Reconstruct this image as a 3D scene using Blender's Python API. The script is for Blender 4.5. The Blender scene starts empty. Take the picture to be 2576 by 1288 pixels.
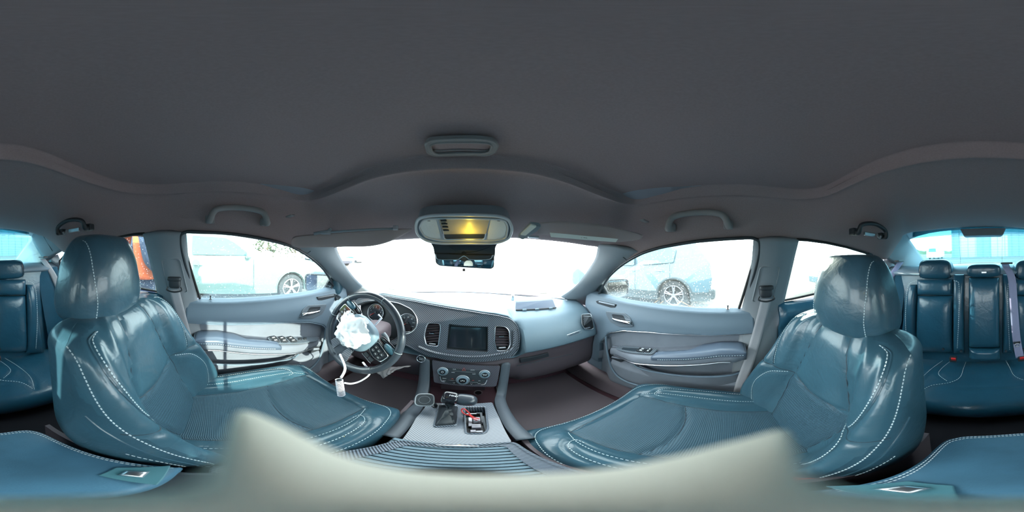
import bpy, bmesh, math, random
from mathutils import Vector, Matrix, noise
from mathutils.bvhtree import BVHTree
random.seed(7)
PI = math.pi
C = bpy.context.scene.collection
SC = bpy.context.scene
# ---------------------------------------------------------------- camera, sky, sun, exposure
H = 1.21                      # camera height over the ground; the scene is laid out round the camera, then lifted by H
FWD = 1180.0                  # photograph column of the car's straight-ahead
XC = -0.018                   # the car's centre line, seen from the camera
YAW = (1288 - FWD) / 2576 * 2 * PI
ROLL = math.radians(1.35)
RR = Matrix.Rotation(ROLL, 3, 'Y') 
def img2car(v):
    # level picture frame (x right, y picture forward, z up) -> car frame
    c, s = math.cos(YAW), math.sin(YAW)
    v = Vector((v[0] * c + v[1] * s, -v[0] * s + v[1] * c, v[2]))
    c, s = math.cos(ROLL), math.sin(ROLL)
    return Vector((v.x * c - v.z * s, v.y, v.x * s + v.z * c))
def D(px, py):
    a = (px - 1288) / 2576 * 2 * PI; e = (644 - py) / 1288 * PI
    return img2car(Vector((math.sin(a) * math.cos(e), math.cos(a) * math.cos(e), math.sin(e))))
def X_(px, py, x):
    d = D(px, py); return d * (x / d.x)
def Y_(px, py, y):
    d = D(px, py); return d * (y / d.y)
def Z_(px, py, z):
    d = D(px, py); return d * (z / d.z)
def R_(px, py, r):
    d = D(px, py); return d * (r / math.hypot(d.x, d.y))
def PL(px, py, p0, n):
    d = D(px, py); return d * (Vector(p0).dot(n) / d.dot(n))
cam_data = bpy.data.cameras.new('camera'); cam = bpy.data.objects.new('camera', cam_data); C.objects.link(cam)
cam_data.type = 'PANO'; (cam_data if hasattr(cam_data, 'panorama_type') else cam_data.cycles).panorama_type = 'EQUIRECTANGULAR'
cam_data.clip_start = 0.005; cam_data.clip_end = 500
cam_data.dof.use_dof = True; cam_data.dof.focus_distance = 0.75; cam_data.dof.aperture_fstop = 1.6
cam_data.lens = 6.0
r_, u_, b_ = img2car((1, 0, 0)), img2car((0, 0, 1)), img2car((0, -1, 0))
cam.matrix_world = Matrix(((r_.x, u_.x, b_.x, 0), (r_.y, u_.y, b_.y, 0), (r_.z, u_.z, b_.z, H), (0, 0, 0, 1)))
SC.camera = cam
SC.view_settings.view_transform = 'Standard'; SC.view_settings.look = 'None'
SC.view_settings.gamma = 1; SC.view_settings.use_curve_mapping = False
SC.view_settings.exposure = 0.42
w = bpy.data.worlds.new('sky'); SC.world = w; w.use_nodes = True
wn = w.node_tree.nodes; wl = w.node_tree.links
bg = wn['Background']; bg.inputs[0].default_value = (0.95, 0.985, 1.0, 1); bg.inputs[1].default_value = 8.0
SUN_AZ, SUN_EL = math.radians(93.2), math.radians(17.2)
sd = bpy.data.lights.new('sun', 'SUN'); sd.energy = 10; sd.angle = math.radians(0.6); sd.color = (1.0, 0.91, 0.76)
so = bpy.data.objects.new('sun', sd); C.objects.link(so)
sv = Vector((math.sin(SUN_AZ) * math.cos(SUN_EL), math.cos(SUN_AZ) * math.cos(SUN_EL), math.sin(SUN_EL)))
so.rotation_euler = sv.to_track_quat('Z', 'Y').to_euler()
SC.cycles.use_denoising = True
SC.cycles.max_bounces = 14; SC.cycles.diffuse_bounces = 6; SC.cycles.transparent_max_bounces = 16
SC.cycles.sample_clamp_indirect = 12

# ---------------------------------------------------------------- materials
M = {}
def mat(name, col, rough=0.5, metal=0.0, bump=None, spec=0.5, coat=0.0, var=0.0, vscale=6.0, emis=None, crease=None):
    m = bpy.data.materials.new(name); m.use_nodes = True; nt = m.node_tree; N = nt.nodes; L = nt.links
    b = N['Principled BSDF']
    b.inputs['Base Color'].default_value = (*col, 1); b.inputs['Roughness'].default_value = rough
    b.inputs['Metallic'].default_value = metal; b.inputs['Specular IOR Level'].default_value = spec
    b.inputs['Coat Weight'].default_value = coat
    if emis: b.inputs['Emission Color'].default_value = (*emis[0], 1); b.inputs['Emission Strength'].default_value = emis[1]
    tc = N.new('ShaderNodeTexCoord')
    if var:
        n = N.new('ShaderNodeTexNoise'); n.inputs['Scale'].default_value = vscale; n.inputs['Detail'].default_value = 5
        L.new(tc.outputs['Object'], n.inputs['Vector'])
        r = N.new('ShaderNodeValToRGB'); r.color_ramp.elements[0].position = .3; r.color_ramp.elements[1].position = .7
        r.color_ramp.elements[0].color = (*[c * (1 - var) for c in col], 1); r.color_ramp.elements[1].color = (*[min(1, c * (1 + var)) for c in col], 1)
        L.new(n.outputs['Fac'], r.inputs['Fac']); L.new(r.outputs['Color'], b.inputs['Base Color'])
    if bump:
        kind, sc, st = bump
        if kind == 'noise':
            n = N.new('ShaderNodeTexNoise'); n.inputs['Scale'].default_value = sc; n.inputs['Detail'].default_value = 3; out = n.outputs['Fac']
        elif kind == 'vor':
            n = N.new('ShaderNodeTexVoronoi'); n.inputs['Scale'].default_value = sc; out = n.outputs['Distance']
        else:
            n = N.new('ShaderNodeTexWave'); n.inputs['Scale'].default_value = sc; out = n.outputs['Fac']; n.bands_direction = kind
        L.new(tc.outputs['Object'], n.inputs['Vector'])
        bp = N.new('ShaderNodeBump'); bp.inputs['Strength'].default_value = st; bp.inputs['Distance'].default_value = 0.001
        L.new(out, bp.inputs['Height']); L.new(bp.outputs['Normal'], b.inputs['Normal'])
        if crease:
            n2 = N.new('ShaderNodeTexNoise'); n2.inputs['Scale'].default_value = crease[0]; n2.inputs['Detail'].default_value = 4; n2.inputs['Distortion'].default_value = 1.2
            L.new(tc.outputs['Object'], n2.inputs['Vector'])
            b2 = N.new('ShaderNodeBump'); b2.inputs['Strength'].default_value = crease[1]; b2.inputs['Distance'].default_value = .006
            L.new(n2.outputs['Fac'], b2.inputs['Height']); L.new(b2.outputs['Normal'], bp.inputs['Normal'])
    M[name] = m; return m
def stripes(name, ca, cb, freq, direction=(1, 0, 1), rough=0.35, duty=0.5, coat=0.3, soft=0.25):
    # fine diagonal weave: stripes of two greys
    m = mat(name, ca, rough, coat=coat); nt = m.node_tree; N = nt.nodes; L = nt.links; b = N['Principled BSDF']
    tc = N.new('ShaderNodeTexCoord'); dt = N.new('ShaderNodeVectorMath'); dt.operation = 'DOT_PRODUCT'
    d = Vector(direction).normalized(); dt.inputs[1].default_value = d
    L.new(tc.outputs['Object'], dt.inputs[0])
    mu = N.new('ShaderNodeMath'); mu.operation = 'MULTIPLY'; mu.inputs[1].default_value = freq; L.new(dt.outputs['Value'], mu.inputs[0])
    fr = N.new('ShaderNodeMath'); fr.operation = 'PINGPONG'; fr.inputs[1].default_value = 1.0; L.new(mu.outputs[0], fr.inputs[0])
    r = N.new('ShaderNodeValToRGB'); e = r.color_ramp.elements
    e[0].position = max(0, duty - soft); e[1].position = min(1, duty + soft); e[0].color = (*ca, 1); e[1].color = (*cb, 1)
    L.new(fr.outputs[0], r.inputs['Fac']); L.new(r.outputs['Color'], b.inputs['Base Color'])
    return m
def perforated(name, col, rough):
    m = mat(name, col, rough); nt = m.node_tree; N = nt.nodes; L = nt.links; b = N['Principled BSDF']
    tc = N.new('ShaderNodeTexCoord')
    outs = []
    for d in ((1, .55, .55), (1, -.55, -.55)):
        dt = N.new('ShaderNodeVectorMath'); dt.operation = 'DOT_PRODUCT'; dt.inputs[1].default_value = Vector(d).normalized()
        L.new(tc.outputs['Object'], dt.inputs[0])
        mu = N.new('ShaderNodeMath'); mu.operation = 'MULTIPLY'; mu.inputs[1].default_value = 1500; L.new(dt.outputs['Value'], mu.inputs[0])
        sn = N.new('ShaderNodeMath'); sn.operation = 'SINE'; L.new(mu.outputs[0], sn.inputs[0]); outs.append(sn)
    ml = N.new('ShaderNodeMath'); ml.operation = 'MULTIPLY'; L.new(outs[0].outputs[0], ml.inputs[0]); L.new(outs[1].outputs[0], ml.inputs[1])
    r = N.new('ShaderNodeValToRGB'); e = r.color_ramp.elements; e[0].position = .35; e[1].position = .75
    e[0].color = (*col, 1); e[1].color = (*[c * .45 for c in col], 1)
    L.new(ml.outputs[0], r.inputs['Fac']); L.new(r.outputs['Color'], b.inputs['Base Color'])
    bp = N.new('ShaderNodeBump'); bp.invert = True; bp.inputs['Strength'].default_value = .5; bp.inputs['Distance'].default_value = .001
    L.new(ml.outputs[0], bp.inputs['Height']); L.new(bp.outputs['Normal'], b.inputs['Normal'])
    return m
def glass(name, tint, refl=0.08, dirt=0.0, dscale=90.0, haze=0.0):
    m = bpy.data.materials.new(name); m.use_nodes = True; nt = m.node_tree; N = nt.nodes; L = nt.links
    N.remove(N['Principled BSDF']); out = N['Material Output']
    t = N.new('ShaderNodeBsdfTransparent'); t.inputs[0].default_value = (*tint, 1)
    g = N.new('ShaderNodeBsdfGlossy'); g.inputs['Roughness'].default_value = .02
    lw = N.new('ShaderNodeLayerWeight'); lw.inputs['Blend'].default_value = .5
    pw = N.new('ShaderNodeMath'); pw.operation = 'POWER'; pw.inputs[1].default_value = 5; L.new(lw.outputs['Facing'], pw.inputs[0])
    f = N.new('ShaderNodeMath'); f.operation = 'MULTIPLY_ADD'; f.inputs[1].default_value = .5; f.inputs[2].default_value = .04; L.new(pw.outputs[0], f.inputs[0])
    mx = N.new('ShaderNodeMixShader'); L.new(f.outputs[0], mx.inputs[0]); L.new(t.outputs[0], mx.inputs[1]); L.new(g.outputs[0], mx.inputs[2])
    last = mx
    if dirt or haze:
        tc = N.new('ShaderNodeTexCoord'); v = N.new('ShaderNodeTexVoronoi'); v.inputs['Scale'].default_value = dscale
        L.new(tc.outputs['Object'], v.inputs['Vector'])
        r = N.new('ShaderNodeValToRGB'); e = r.color_ramp.elements
        e[0].position = .10; e[0].color = (dirt, dirt, dirt, 1); e[1].position = .17; e[1].color = (haze, haze, haze, 1)
        L.new(v.outputs['Distance'], r.inputs['Fac'])
        tr = N.new('ShaderNodeBsdfTranslucent'); tr.inputs[0].default_value = (.85, .9, .9, 1)
        df = N.new('ShaderNodeBsdfDiffuse'); df.inputs[0].default_value = (.6, .65, .65, 1)
        ad = N.new('ShaderNodeMixShader'); ad.inputs[0].default_value = .4; L.new(tr.outputs[0], ad.inputs[1]); L.new(df.outputs[0], ad.inputs[2])
        m2 = N.new('ShaderNodeMixShader'); L.new(r.outputs['Color'], m2.inputs[0]); L.new(mx.outputs[0], m2.inputs[1]); L.new(ad.outputs[0], m2.inputs[2]); last = m2
    L.new(last.outputs[0], out.inputs['Surface']); M[name] = m; return m

mat('headliner', (.30, .222, .225), .95, bump=('noise', 900, .25), var=.06, vscale=300)
mat('headliner_rim', (.32, .25, .245), .95, bump=('noise', 900, .25))
mat('leather', (.034, .092, .130), .30, coat=.25, crease=(22, .30), bump=('noise', 260, .10), var=.10, vscale=9)  # black seat leather; the lens flare's teal cast is put into the base colour
mat('leather_side', (.030, .080, .115), .33, coat=.25, crease=(22, .30), bump=('noise', 260, .12), var=.12, vscale=8)
perforated('leather_perforated', (.040, .095, .135), .40)
mat('leather_rear', (.016, .078, .130), .30, coat=.2, crease=(22, .30), bump=('noise', 260, .10), var=.10, vscale=9)
mat('stitch', (.55, .66, .70), .8)
mat('seam', (.02, .035, .05), .6)
mat('console_trim', (.085, .105, .13), .5, bump=('noise', 1100, .3))
mat('door_plastic', (.155, .215, .275), .50, bump=('noise', 1200, .25))
mat('door_card', (.19, .215, .26), .75, bump=('noise', 1500, .2), var=.08, vscale=12)
mat('dash_soft', (.15, .225, .28), .48, bump=('noise', 1100, .35))
mat('dash_lower', (.11, .085, .10), .6, bump=('noise', 1100, .3))
mat('grey_trim', (.27, .25, .25), .8, bump=('noise', 1200, .2))
mat('pillar', (.24, .265, .29), .8, bump=('noise', 1200, .2))
mat('black_plastic', (.028, .034, .042), .42, bump=('noise', 1400, .1))
mat('black_gloss', (.012, .013, .018), .12, coat=.5)
mat('screen', (.018, .024, .032), .10, coat=.6)
mat('carpet', (.13, .060, .078), 1.0, bump=('noise', 1800, .8), var=.2, vscale=400)  # reddish cast of the lens flare mixed into the carpet colour
mat('carpet_rear_shaded', (.012, .012, .018), 1.0, bump=('noise', 1800, .8))  # near-black copy of the carpet, footwell shade put into its colour
mat('chrome', (.80, .82, .86), .16, 1.0)
mat('satin', (.60, .62, .66), .32, 1.0)
mat('rubber', (.018, .018, .02), .7)
mat('belt', (.42, .42, .45), .75, bump=('Z', 400, .3))
mat('belt_rear', (.25, .27, .42), .75, bump=('Z', 400, .3))
mat('airbag', (.90, .90, .92), .8, bump=('noise', 300, .2))
mat('white_plastic', (.80, .78, .86), .4)
mat('airbag_grey', (.30, .28, .29), .85, bump=('noise', 260, .3))
mat('red_plastic', (.70, .03, .03), .35)
mat('red_wire', (.75, .05, .05), .4)
mat('silver_paint', (.35, .36, .40), .35, .6)
mat('lamp_lens', (.80, .80, .76), .22, bump=('vor', 500, .5), coat=.5)
mat('console_amber', (.42, .38, .30), .40, var=.05, vscale=40)
mat('amber', (1.0, .62, .05), .3, emis=((1.0, .62, .04), 2.2))
mat('tag_paper', (.72, .72, .66), .8)
mat('ink', (.02, .02, .02), .6)
mat('print_white', (.75, .78, .8), .6)
mat('print_red', (.8, .12, .08), .6)
mat('silver_plate', (.62, .63, .64), .35, .2)
mat('mirror', (.86, .90, .92), .02, 1.0)
mat('stand_beige', (.93, .88, .74), .8, var=.18, vscale=14)
mat('mount_black', (.02, .02, .025), .5)
mat('lid_leather', (.055, .15, .23), .5, bump=('noise', 500, .25), var=.15, vscale=14)
mat('latch_teal', (.075, .20, .24), .4)
stripes('carbon', (.022, .026, .036), (.20, .225, .27), 300, (1, .25, -1))
stripes('carbon_flat', (.028, .036, .05), (.24, .28, .34), 380, (1, 1.1, 0))
stripes('carbon_dark', (.025, .022, .03), (.13, .12, .15), 380, (1, .25, -1))
mat('wheel_leather', (.035, .045, .06), .30, coat=.35, bump=('noise', 300, .1))
mat('armrest_vinyl', (.10, .135, .19), .38, bump=('noise', 400, .12))
stripes('carbon_door', (.02, .026, .035), (.26, .32, .38), 420, (0, 1, 1))
glass('window_clear', (.93, .97, .97), dirt=.35, dscale=150, haze=.012)
glass('window_speckled', (.86, .95, .95), dirt=.55, dscale=75, haze=.015)
glass('window_dusty', (.88, .95, .95), dirt=.6, dscale=85, haze=.012)
glass('window_rear_tint', (.60, .86, .92), dirt=.10, dscale=140, haze=.0)
glass('window_band', (.16, .42, .50), dirt=.10, dscale=140, haze=.0)
mat('gravel', (.085, .082, .072), .95, bump=('noise', 14, .6), var=.35, vscale=9)

# ---------------------------------------------------------------- mesh helpers
MIRROR = [False]
def xf(v):
    if MIRROR[0]: return (2 * XC - v[0], v[1], v[2])
    return (v[0], v[1], v[2])
def link(name, me, material, parent=None, smooth=True, solid=0, bevel=0, sub=0, offset=-1):
    if material is not None:
        for mm in (material if isinstance(material, (list, tuple)) else [material]): me.materials.append(M[mm] if isinstance(mm, str) else mm)
    if smooth:
        for p in me.polygons: p.use_smooth = True
    o = bpy.data.objects.new(name, me); C.objects.link(o)
    if parent:
        o.parent = parent
        if parent.type == 'EMPTY': o.matrix_parent_inverse = Matrix.Translation(-parent.location)
    if bevel:
        b = o.modifiers.new('bevel', 'BEVEL'); b.width = bevel; b.segments = 2; b.limit_method = 'ANGLE'; b.angle_limit = .6
    if solid:
        s = o.modifiers.new('solid', 'SOLIDIFY'); s.thickness = solid; s.offset = offset
    if sub:
        s = o.modifiers.new('sub', 'SUBSURF'); s.levels = sub; s.render_levels = sub
    return o
def mesh(name, verts, faces, material, parent=None, smooth=True, **k):
    me = bpy.data.meshes.new(name)
    if MIRROR[0]: faces = [tuple(reversed(f)) for f in faces]
    me.from_pydata([xf(v) for v in verts], [], faces); me.update()
    bm = bmesh.new(); bm.from_mesh(me)
    bmesh.ops.remove_doubles(bm, verts=bm.verts, dist=1e-5)
    if k.pop('recalc', False): bmesh.ops.recalc_face_normals(bm, faces=bm.faces)
    bm.to_mesh(me); bm.free()
    o = link(name, me, material, parent, smooth, **k)
    if smooth and 'sharp' not in k:
        try: me.set_sharp_from_angle(angle=math.radians(50))
        except Exception: pass
    return o
def grid_faces(nu, nv, closeu=False):
    f = []
    for i in range(nu if closeu else nu - 1):
        for j in range(nv - 1):
            a = i * nv + j; b = ((i + 1) % nu) * nv + j
            f.append((a, b, b + 1, a + 1))
    return f
def grid(name, fn, nu, nv, material, parent=None, closeu=False, **k):
    vs = []
    for i in range(nu):
        u = i / nu if closeu else i / (nu - 1)
        for j in range(nv): vs.append(tuple(fn(u, j / (nv - 1))))
    return mesh(name, vs, grid_faces(nu, nv, closeu), material, parent, **k)
class MB:
    def __init__(s): s.v = []; s.f = []
    def add(s, vs, fs):
        o = len(s.v); s.v += [tuple(v) for v in vs]; s.f += [tuple(i + o for i in f) for f in fs]
    def box(s, c, size, R=None):
        hx, hy, hz = size[0] / 2, size[1] / 2, size[2] / 2
        vs = [Vector((x, y, z)) for x in (-hx, hx) for y in (-hy, hy) for z in (-hz, hz)]
        if R is not None: vs = [R @ v for v in vs]
        c = Vector(c)
        s.add([v + c for v in vs], [(0, 1, 3, 2), (4, 6, 7, 5), (0, 4, 5, 1), (2, 3, 7, 6), (0, 2, 6, 4), (1, 5, 7, 3)])
    def tube(s, pts, r, n=8, cap=True, closed=False):
        pts = [Vector(p) for p in pts]; m = len(pts); rings = []
        up = Vector((0.13, 0.21, .97))
        prev = None
        for i, p in enumerate(pts):
            if closed: t = pts[(i + 1) % m] - pts[i - 1]
            else: t = pts[min(i + 1, m - 1)] - pts[max(i - 1, 0)]
            if t.length < 1e-9: t = Vector((0, 0, 1))
            t.normalize()
            if prev is None: a = t.cross(up); a = a if a.length > .05 else t.cross(Vector((1, 0, 0)))
            else: a = prev - t * prev.dot(t)
            a.normalize(); prev = a; b = t.cross(a)
            rr = r(i / (m - 1)) if callable(r) else r
            rings.append([p + (a * math.cos(k * 2 * PI / n) + b * math.sin(k * 2 * PI / n)) * rr for k in range(n)])
        vs = [q for ring in rings for q in ring]; fs = []
        for i in range(m if closed else m - 1):
            j = (i + 1) % m
            for k in range(n): fs.append((i * n + k, i * n + (k + 1) % n, j * n + (k + 1) % n, j * n + k))
        if cap and not closed: fs.append(tuple(reversed(range(n)))); fs.append(tuple((m - 1) * n + k for k in range(n)))
        s.add(vs, fs)
    def prism(s, poly, off):
        # poly: 3D outline, off: extrusion vector
        n = len(poly); off = Vector(off); vs = [Vector(p) for p in poly] + [Vector(p) + off for p in poly]
        s.add(vs, [tuple(range(n))[::-1], tuple(range(n, 2 * n))] + [(i, (i + 1) % n, n + (i + 1) % n, n + i) for i in range(n)])
    def disc(s, c, ax, r, h, n=24, r2=None):
        c = Vector(c); ax = Vector(ax).normalized(); a = ax.orthogonal().normalized(); b = ax.cross(a); r2 = r if r2 is None else r2
        vs = [c + (a * math.cos(t) + b * math.sin(t)) * r for t in [k * 2 * PI / n for k in range(n)]]
        vs += [c + ax * h + (a * math.cos(t) + b * math.sin(t)) * r2 for t in [k * 2 * PI / n for k in range(n)]]
        s.add(vs, [tuple(range(n))[::-1], tuple(range(n, 2 * n))] + [(i, (i + 1) % n, n + (i + 1) % n, n + i) for i in range(n)])
    def build(s, name, material, parent=None, smooth=False, **k):
        k.setdefault('recalc', True)
        return mesh(name, s.v, s.f, material, parent, smooth=smooth, **k)
def tube(name, pts, r, material, parent=None, n=8, closed=False, **k):
    b = MB(); b.tube(pts, r, n, closed=closed); return b.build(name, material, parent, smooth=True, **k)
def box(name, c, size, material, parent=None, bevel=0, R=None):
    b = MB(); b.box(c, size, R); return b.build(name, material, parent, bevel=bevel)
def prism(name, poly, off, material, parent=None, bevel=0):
    b = MB(); b.prism(poly, off); return b.build(name, material, parent, bevel=bevel)
def disc(name, c, ax, r, h, material, parent=None, bevel=0, n=24, r2=None):
    b = MB(); b.disc(c, ax, r, h, n, r2); return b.build(name, material, parent, bevel=bevel)
def ring(name, c, ax, r, t, material, parent=None, n=40, sx=1.0, sy=1.0, up=None):
    c = Vector(c); ax = Vector(ax).normalized(); a = (Vector(up) if up else ax.orthogonal()); a = (a - ax * a.dot(ax)).normalized(); b = ax.cross(a)
    pts = [c + a * math.cos(q) * r * sy + b * math.sin(q) * r * sx for q in [k * 2 * PI / n for k in range(n)]]
    return tube(name, pts, t, material, parent, closed=True, n=8)
def cr(pts, n, closed=False):
    # catmull-rom through points, n samples
    P = [Vector(p) for p in pts]; m = len(P); out = []
    segs = m if closed else m - 1
    for i in range(n):
        t = i / n * segs if closed else i / (n - 1) * segs
        k = min(int(t), segs - 1); f = t - k
        if closed: a, b, c, d = P[(k - 1) % m], P[k % m], P[(k + 1) % m], P[(k + 2) % m]
        else: a, b, c, d = P[max(k - 1, 0)], P[k], P[min(k + 1, m - 1)], P[min(k + 2, m - 1)]
        out.append(0.5 * ((2 * b) + (c - a) * f + (2 * a - 5 * b + 4 * c - d) * f * f + (3 * b - a - 3 * c + d) * f ** 3))
    return out
def lerp(a, b, t): return a + (b - a) * t
def ss(a, b, x):
    t = max(0, min(1, (x - a) / (b - a))); return t * t * (3 - 2 * t)
def interp(x, tab):
    if x <= tab[0][0]: return tab[0][1]
    for (a, b), (c, d) in zip(tab, tab[1:]):
        if x <= c: return b + (d - b) * (x - a) / (c - a)
    return tab[-1][1]
def sinterp(x, tab):
    # smooth (catmull-rom) version of interp
    if x <= tab[0][0]: return tab[0][1]
    if x >= tab[-1][0]: return tab[-1][1]
    for i in range(len(tab) - 1):
        if x <= tab[i + 1][0]:
            x0, y0 = tab[i]; x1, y1 = tab[i + 1]; h = x1 - x0; t = (x - x0) / h
            m0 = (y1 - tab[i - 1][1]) / (x1 - tab[i - 1][0]) if i > 0 else (y1 - y0) / h
            m1 = (tab[i + 2][1] - y0) / (tab[i + 2][0] - x0) if i + 2 < len(tab) else (y1 - y0) / h
            return (2*t**3 - 3*t*t + 1) * y0 + (t**3 - 2*t*t + t) * h * m0 + (-2*t**3 + 3*t*t) * y1 + (t**3 - t*t) * h * m1
def pillow(name, c00, c10, c11, c01, T, material, parent=None, p=4.0, q=.5, nu=22, nv=22, back=.02, dome=0.0):
    # an upholstered pad: four corners (seen from the front: bottom-left, bottom-right, top-right, top-left), thickness T
    c00, c10, c11, c01 = map(Vector, (c00, c10, c11, c01))
    n = (c10 - c00).cross(c01 - c00).normalized()
    vs = []
    for i in range(nu):
        u = 0.5 - 0.5 * math.cos(PI * i / (nu - 1)); 
        for j in range(nv):
            v = 0.5 - 0.5 * math.cos(PI * j / (nv - 1))
            b = (c00 * (1 - u) + c10 * u) * (1 - v) + (c01 * (1 - u) + c11 * u) * v
            e = max(0, 1 - abs(2 * u - 1) ** p) ** q * max(0, 1 - abs(2 * v - 1) ** p) ** q
            d = dome * (1 - (2 * u - 1) ** 2) * (1 - (2 * v - 1) ** 2)
            vs.append(b + n * (T * e + d))
    m = len(vs); fs = grid_faces(nu, nv)
    vs += [v * 1.0 for v in [c00 - n * back, c10 - n * back, c11 - n * back, c01 - n * back]]
    e0 = [i * nv for i in range(nu)]; e1 = [(nu - 1) * nv + j for j in range(nv)]; e2 = [i * nv + nv - 1 for i in range(nu)]; e3 = list(range(nv))
    fs += [tuple(e0 + [m + 1, m]), tuple(e1 + [m + 2, m + 1]), tuple(e2[::-1] + [m + 3, m + 2]), tuple(e3[::-1] + [m, m + 3]), (m, m + 1, m + 2, m + 3)]
    return mesh(name, vs, fs, material, parent, recalc=True)
def superell(name, c, size, material, parent=None, e1=.5, e2=.5, nu=32, nv=20, R=None, taper=0.0, fn=None):
    a, b, h = size; c = Vector(c); vs = []
    pw = lambda x, e: math.copysign(abs(x) ** e, x)
    for i in range(nu):
        t = i / nu * 2 * PI
        for j in range(nv):
            f = -PI / 2 + PI * j / (nv - 1); z = pw(math.sin(f), e1); k = pw(math.cos(f), e1)
            s = 1 + taper * z
            v = Vector((a * k * pw(math.cos(t), e2) * s, b * k * pw(math.sin(t), e2) * s, h * z))
            if fn: v = Vector(fn(v))
            if R is not None: v = R @ v
            vs.append(v + c)
    return mesh(name, vs, grid_faces(nu, nv, True), material, parent, recalc=True)
def loft(name, A, B, nu, nv, material, parent=None, bulge=0.0, solid=0.012, **k):
    A = cr(A, nu); B = cr(B, nu)
    vs = []
    for i in range(nu):
        for j in range(nv):
            t = j / (nv - 1); p = A[i].lerp(B[i], t); w_ = math.sin(PI * t) * bulge
            h = Vector((p.x - XC, p.y, 0)).normalized(); vs.append(p - h * w_)
    return mesh(name, vs, grid_faces(nu, nv), material, parent, solid=solid, offset=0, **k)
def roundpoly(pts, r, n=5):
    pts = [Vector(p) for p in pts]; m = len(pts); out = []
    for i in range(m):
        a, b, c = pts[i - 1], pts[i], pts[(i + 1) % m]
        u = (a - b); v = (c - b); d = min(r, u.length * .45, v.length * .45); s = b + u.normalized() * d; e = b + v.normalized() * d
        for k in range(n + 1):
            t = k / n; out.append(s * (1 - t) ** 2 + b * 2 * t * (1 - t) + e * t * t)
    return out
def stitch_mb(mb, pts, nrm=None, dash=.006, gap=.004, w_=.0012, side=None, lift=.0008):
    pts = [Vector(p) for p in pts]; L_ = [0]
    for a, b in zip(pts, pts[1:]): L_.append(L_[-1] + (b - a).length)
    tot = L_[-1]; s = 0; k = 0
    def at(t):
        nonlocal k
        while k < len(L_) - 2 and L_[k + 1] < t: k += 1
        d = L_[k + 1] - L_[k]; return pts[k].lerp(pts[k + 1], 0 if d < 1e-9 else (t - L_[k]) / d)
    while s + dash < tot:
        a = at(s); b = at(s + dash); s += dash + gap
        t = (b - a)
        if t.length < 1e-6: continue
        t.normalize(); n = Vector((0.1, .3, 1)) if nrm is None else Vector(nrm); x = t.cross(n).normalized(); y = x.cross(t)
        R = Matrix((t, x, y)).transposed(); mb.box((a + b) / 2 + y * lift, ((b - a).length, w_ * 1.6, w_), R)
def empty(name, loc=(0, 0, 0)):
    o = bpy.data.objects.new(name, None); C.objects.link(o); o.location = loc; o.empty_display_size = .05; return o
def tag(o, label=None, cat=None, group=None, kind=None):
    if label: o['label'] = label
    if cat: o['category'] = cat
    if group: o['group'] = group
    if kind: o['kind'] = kind
    return o
def thing(name, label, cat, loc=(0, 0, 0), group=None): return tag(empty(name, loc), label, cat, group)
def struct(o, label=None): o['kind'] = 'structure'; return tag(o, label)
def text(name, body, c, size, xdir, ydir, material, parent=None, extrude=.0004, align='CENTER', shear=0, space=1.0):
    cu = bpy.data.curves.new(name, 'FONT'); cu.body = body; cu.size = size; cu.align_x = align; cu.align_y = 'CENTER'; cu.extrude = extrude
    cu.shear = shear; cu.space_character = space
    cu.resolution_u = 3; tmp = bpy.data.objects.new(name, cu); C.objects.link(tmp)
    me = bpy.data.meshes.new_from_object(tmp); bpy.data.objects.remove(tmp); bpy.data.curves.remove(cu); me.name = name
    me.materials.clear(); me.materials.append(M[material]); o = bpy.data.objects.new(name, me); C.objects.link(o)
    x = Vector(xdir).normalized(); y = Vector(ydir); y = (y - x * y.dot(x)).normalized(); z = x.cross(y)
    o.matrix_world = Matrix(((x.x, y.x, z.x, c[0]), (x.y, y.y, z.y, c[1]), (x.z, y.z, z.z, c[2]), (0, 0, 0, 1)))
    if parent:
        o.parent = parent
        if parent.type == 'EMPTY': o.matrix_parent_inverse = Matrix.Translation(-parent.location)
    return o
# ================================================================ THE SHELL
def side_x(z): return (0.617 + 0.018) - 0.533 * z + XC       # inner face of the side glass at height z (right side)
SIDE_N = Vector((1, 0, .533)).normalized(); SIDE_P = Vector((0.617, 0, 0))
def S_(px, py, off=0.0):                                       # photograph point on the leaning right side glass plane
    return PL(px, py, SIDE_P + Vector((off, 0, 0)), SIDE_N)
def mir(v): return Vector((2 * XC - v[0], v[1], v[2]))
# --- headliner: swept round the car, one vertical slice per direction
def wrap(tab):
    t = sorted(tab); return [(x - 2576, y) for x, y in t[-3:]] + t + [(x + 2576, y) for x, y in t[:3]]
LOW = wrap([(0, 574), (60, 581), (98, 592), (130, 612), (165, 636), (215, 628), (260, 612), (300, 602), (335, 594), (375, 597), (410, 596), (440, 592), (462, 587),
    (500, 588), (560, 590), (620, 598), (680, 609), (730, 622), (790, 636), (838, 624), (880, 615), (930, 609), (1000, 603), (1090, 598), (1172, 596), (1260, 597), (1340, 601),
    (1420, 609), (1480, 618), (1510, 624), (1556, 660), (1600, 646), (1660, 627), (1720, 615), (1800, 607), (1870, 602), (1906, 601), (1940, 606), (1975, 607), (2010, 604), (2060, 608),
    (2120, 620), (2180, 636), (2230, 652), (2262, 612), (2275, 590), (2330, 580), (2400, 573), (2475, 570), (2540, 571)])
PLAT = wrap([(0, 378), (60, 384), (120, 400), (180, 424), (240, 447), (300, 466), (360, 474), (420, 474), (480, 470), (560, 467), (640, 472), (700, 482), (760, 492), (800, 487),
    (860, 463), (930, 433), (1000, 416), (1080, 407), (1172, 404), (1260, 408), (1340, 418), (1420, 441), (1500, 474), (1560, 497), (1600, 502), (1660, 493), (1720, 483), (1800, 477),
    (1880, 477), (1960, 483), (2020, 487), (2080, 478), (2150, 445), (2220, 415), (2300, 392), (2380, 379), (2460, 374), (2530, 375)])
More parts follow.
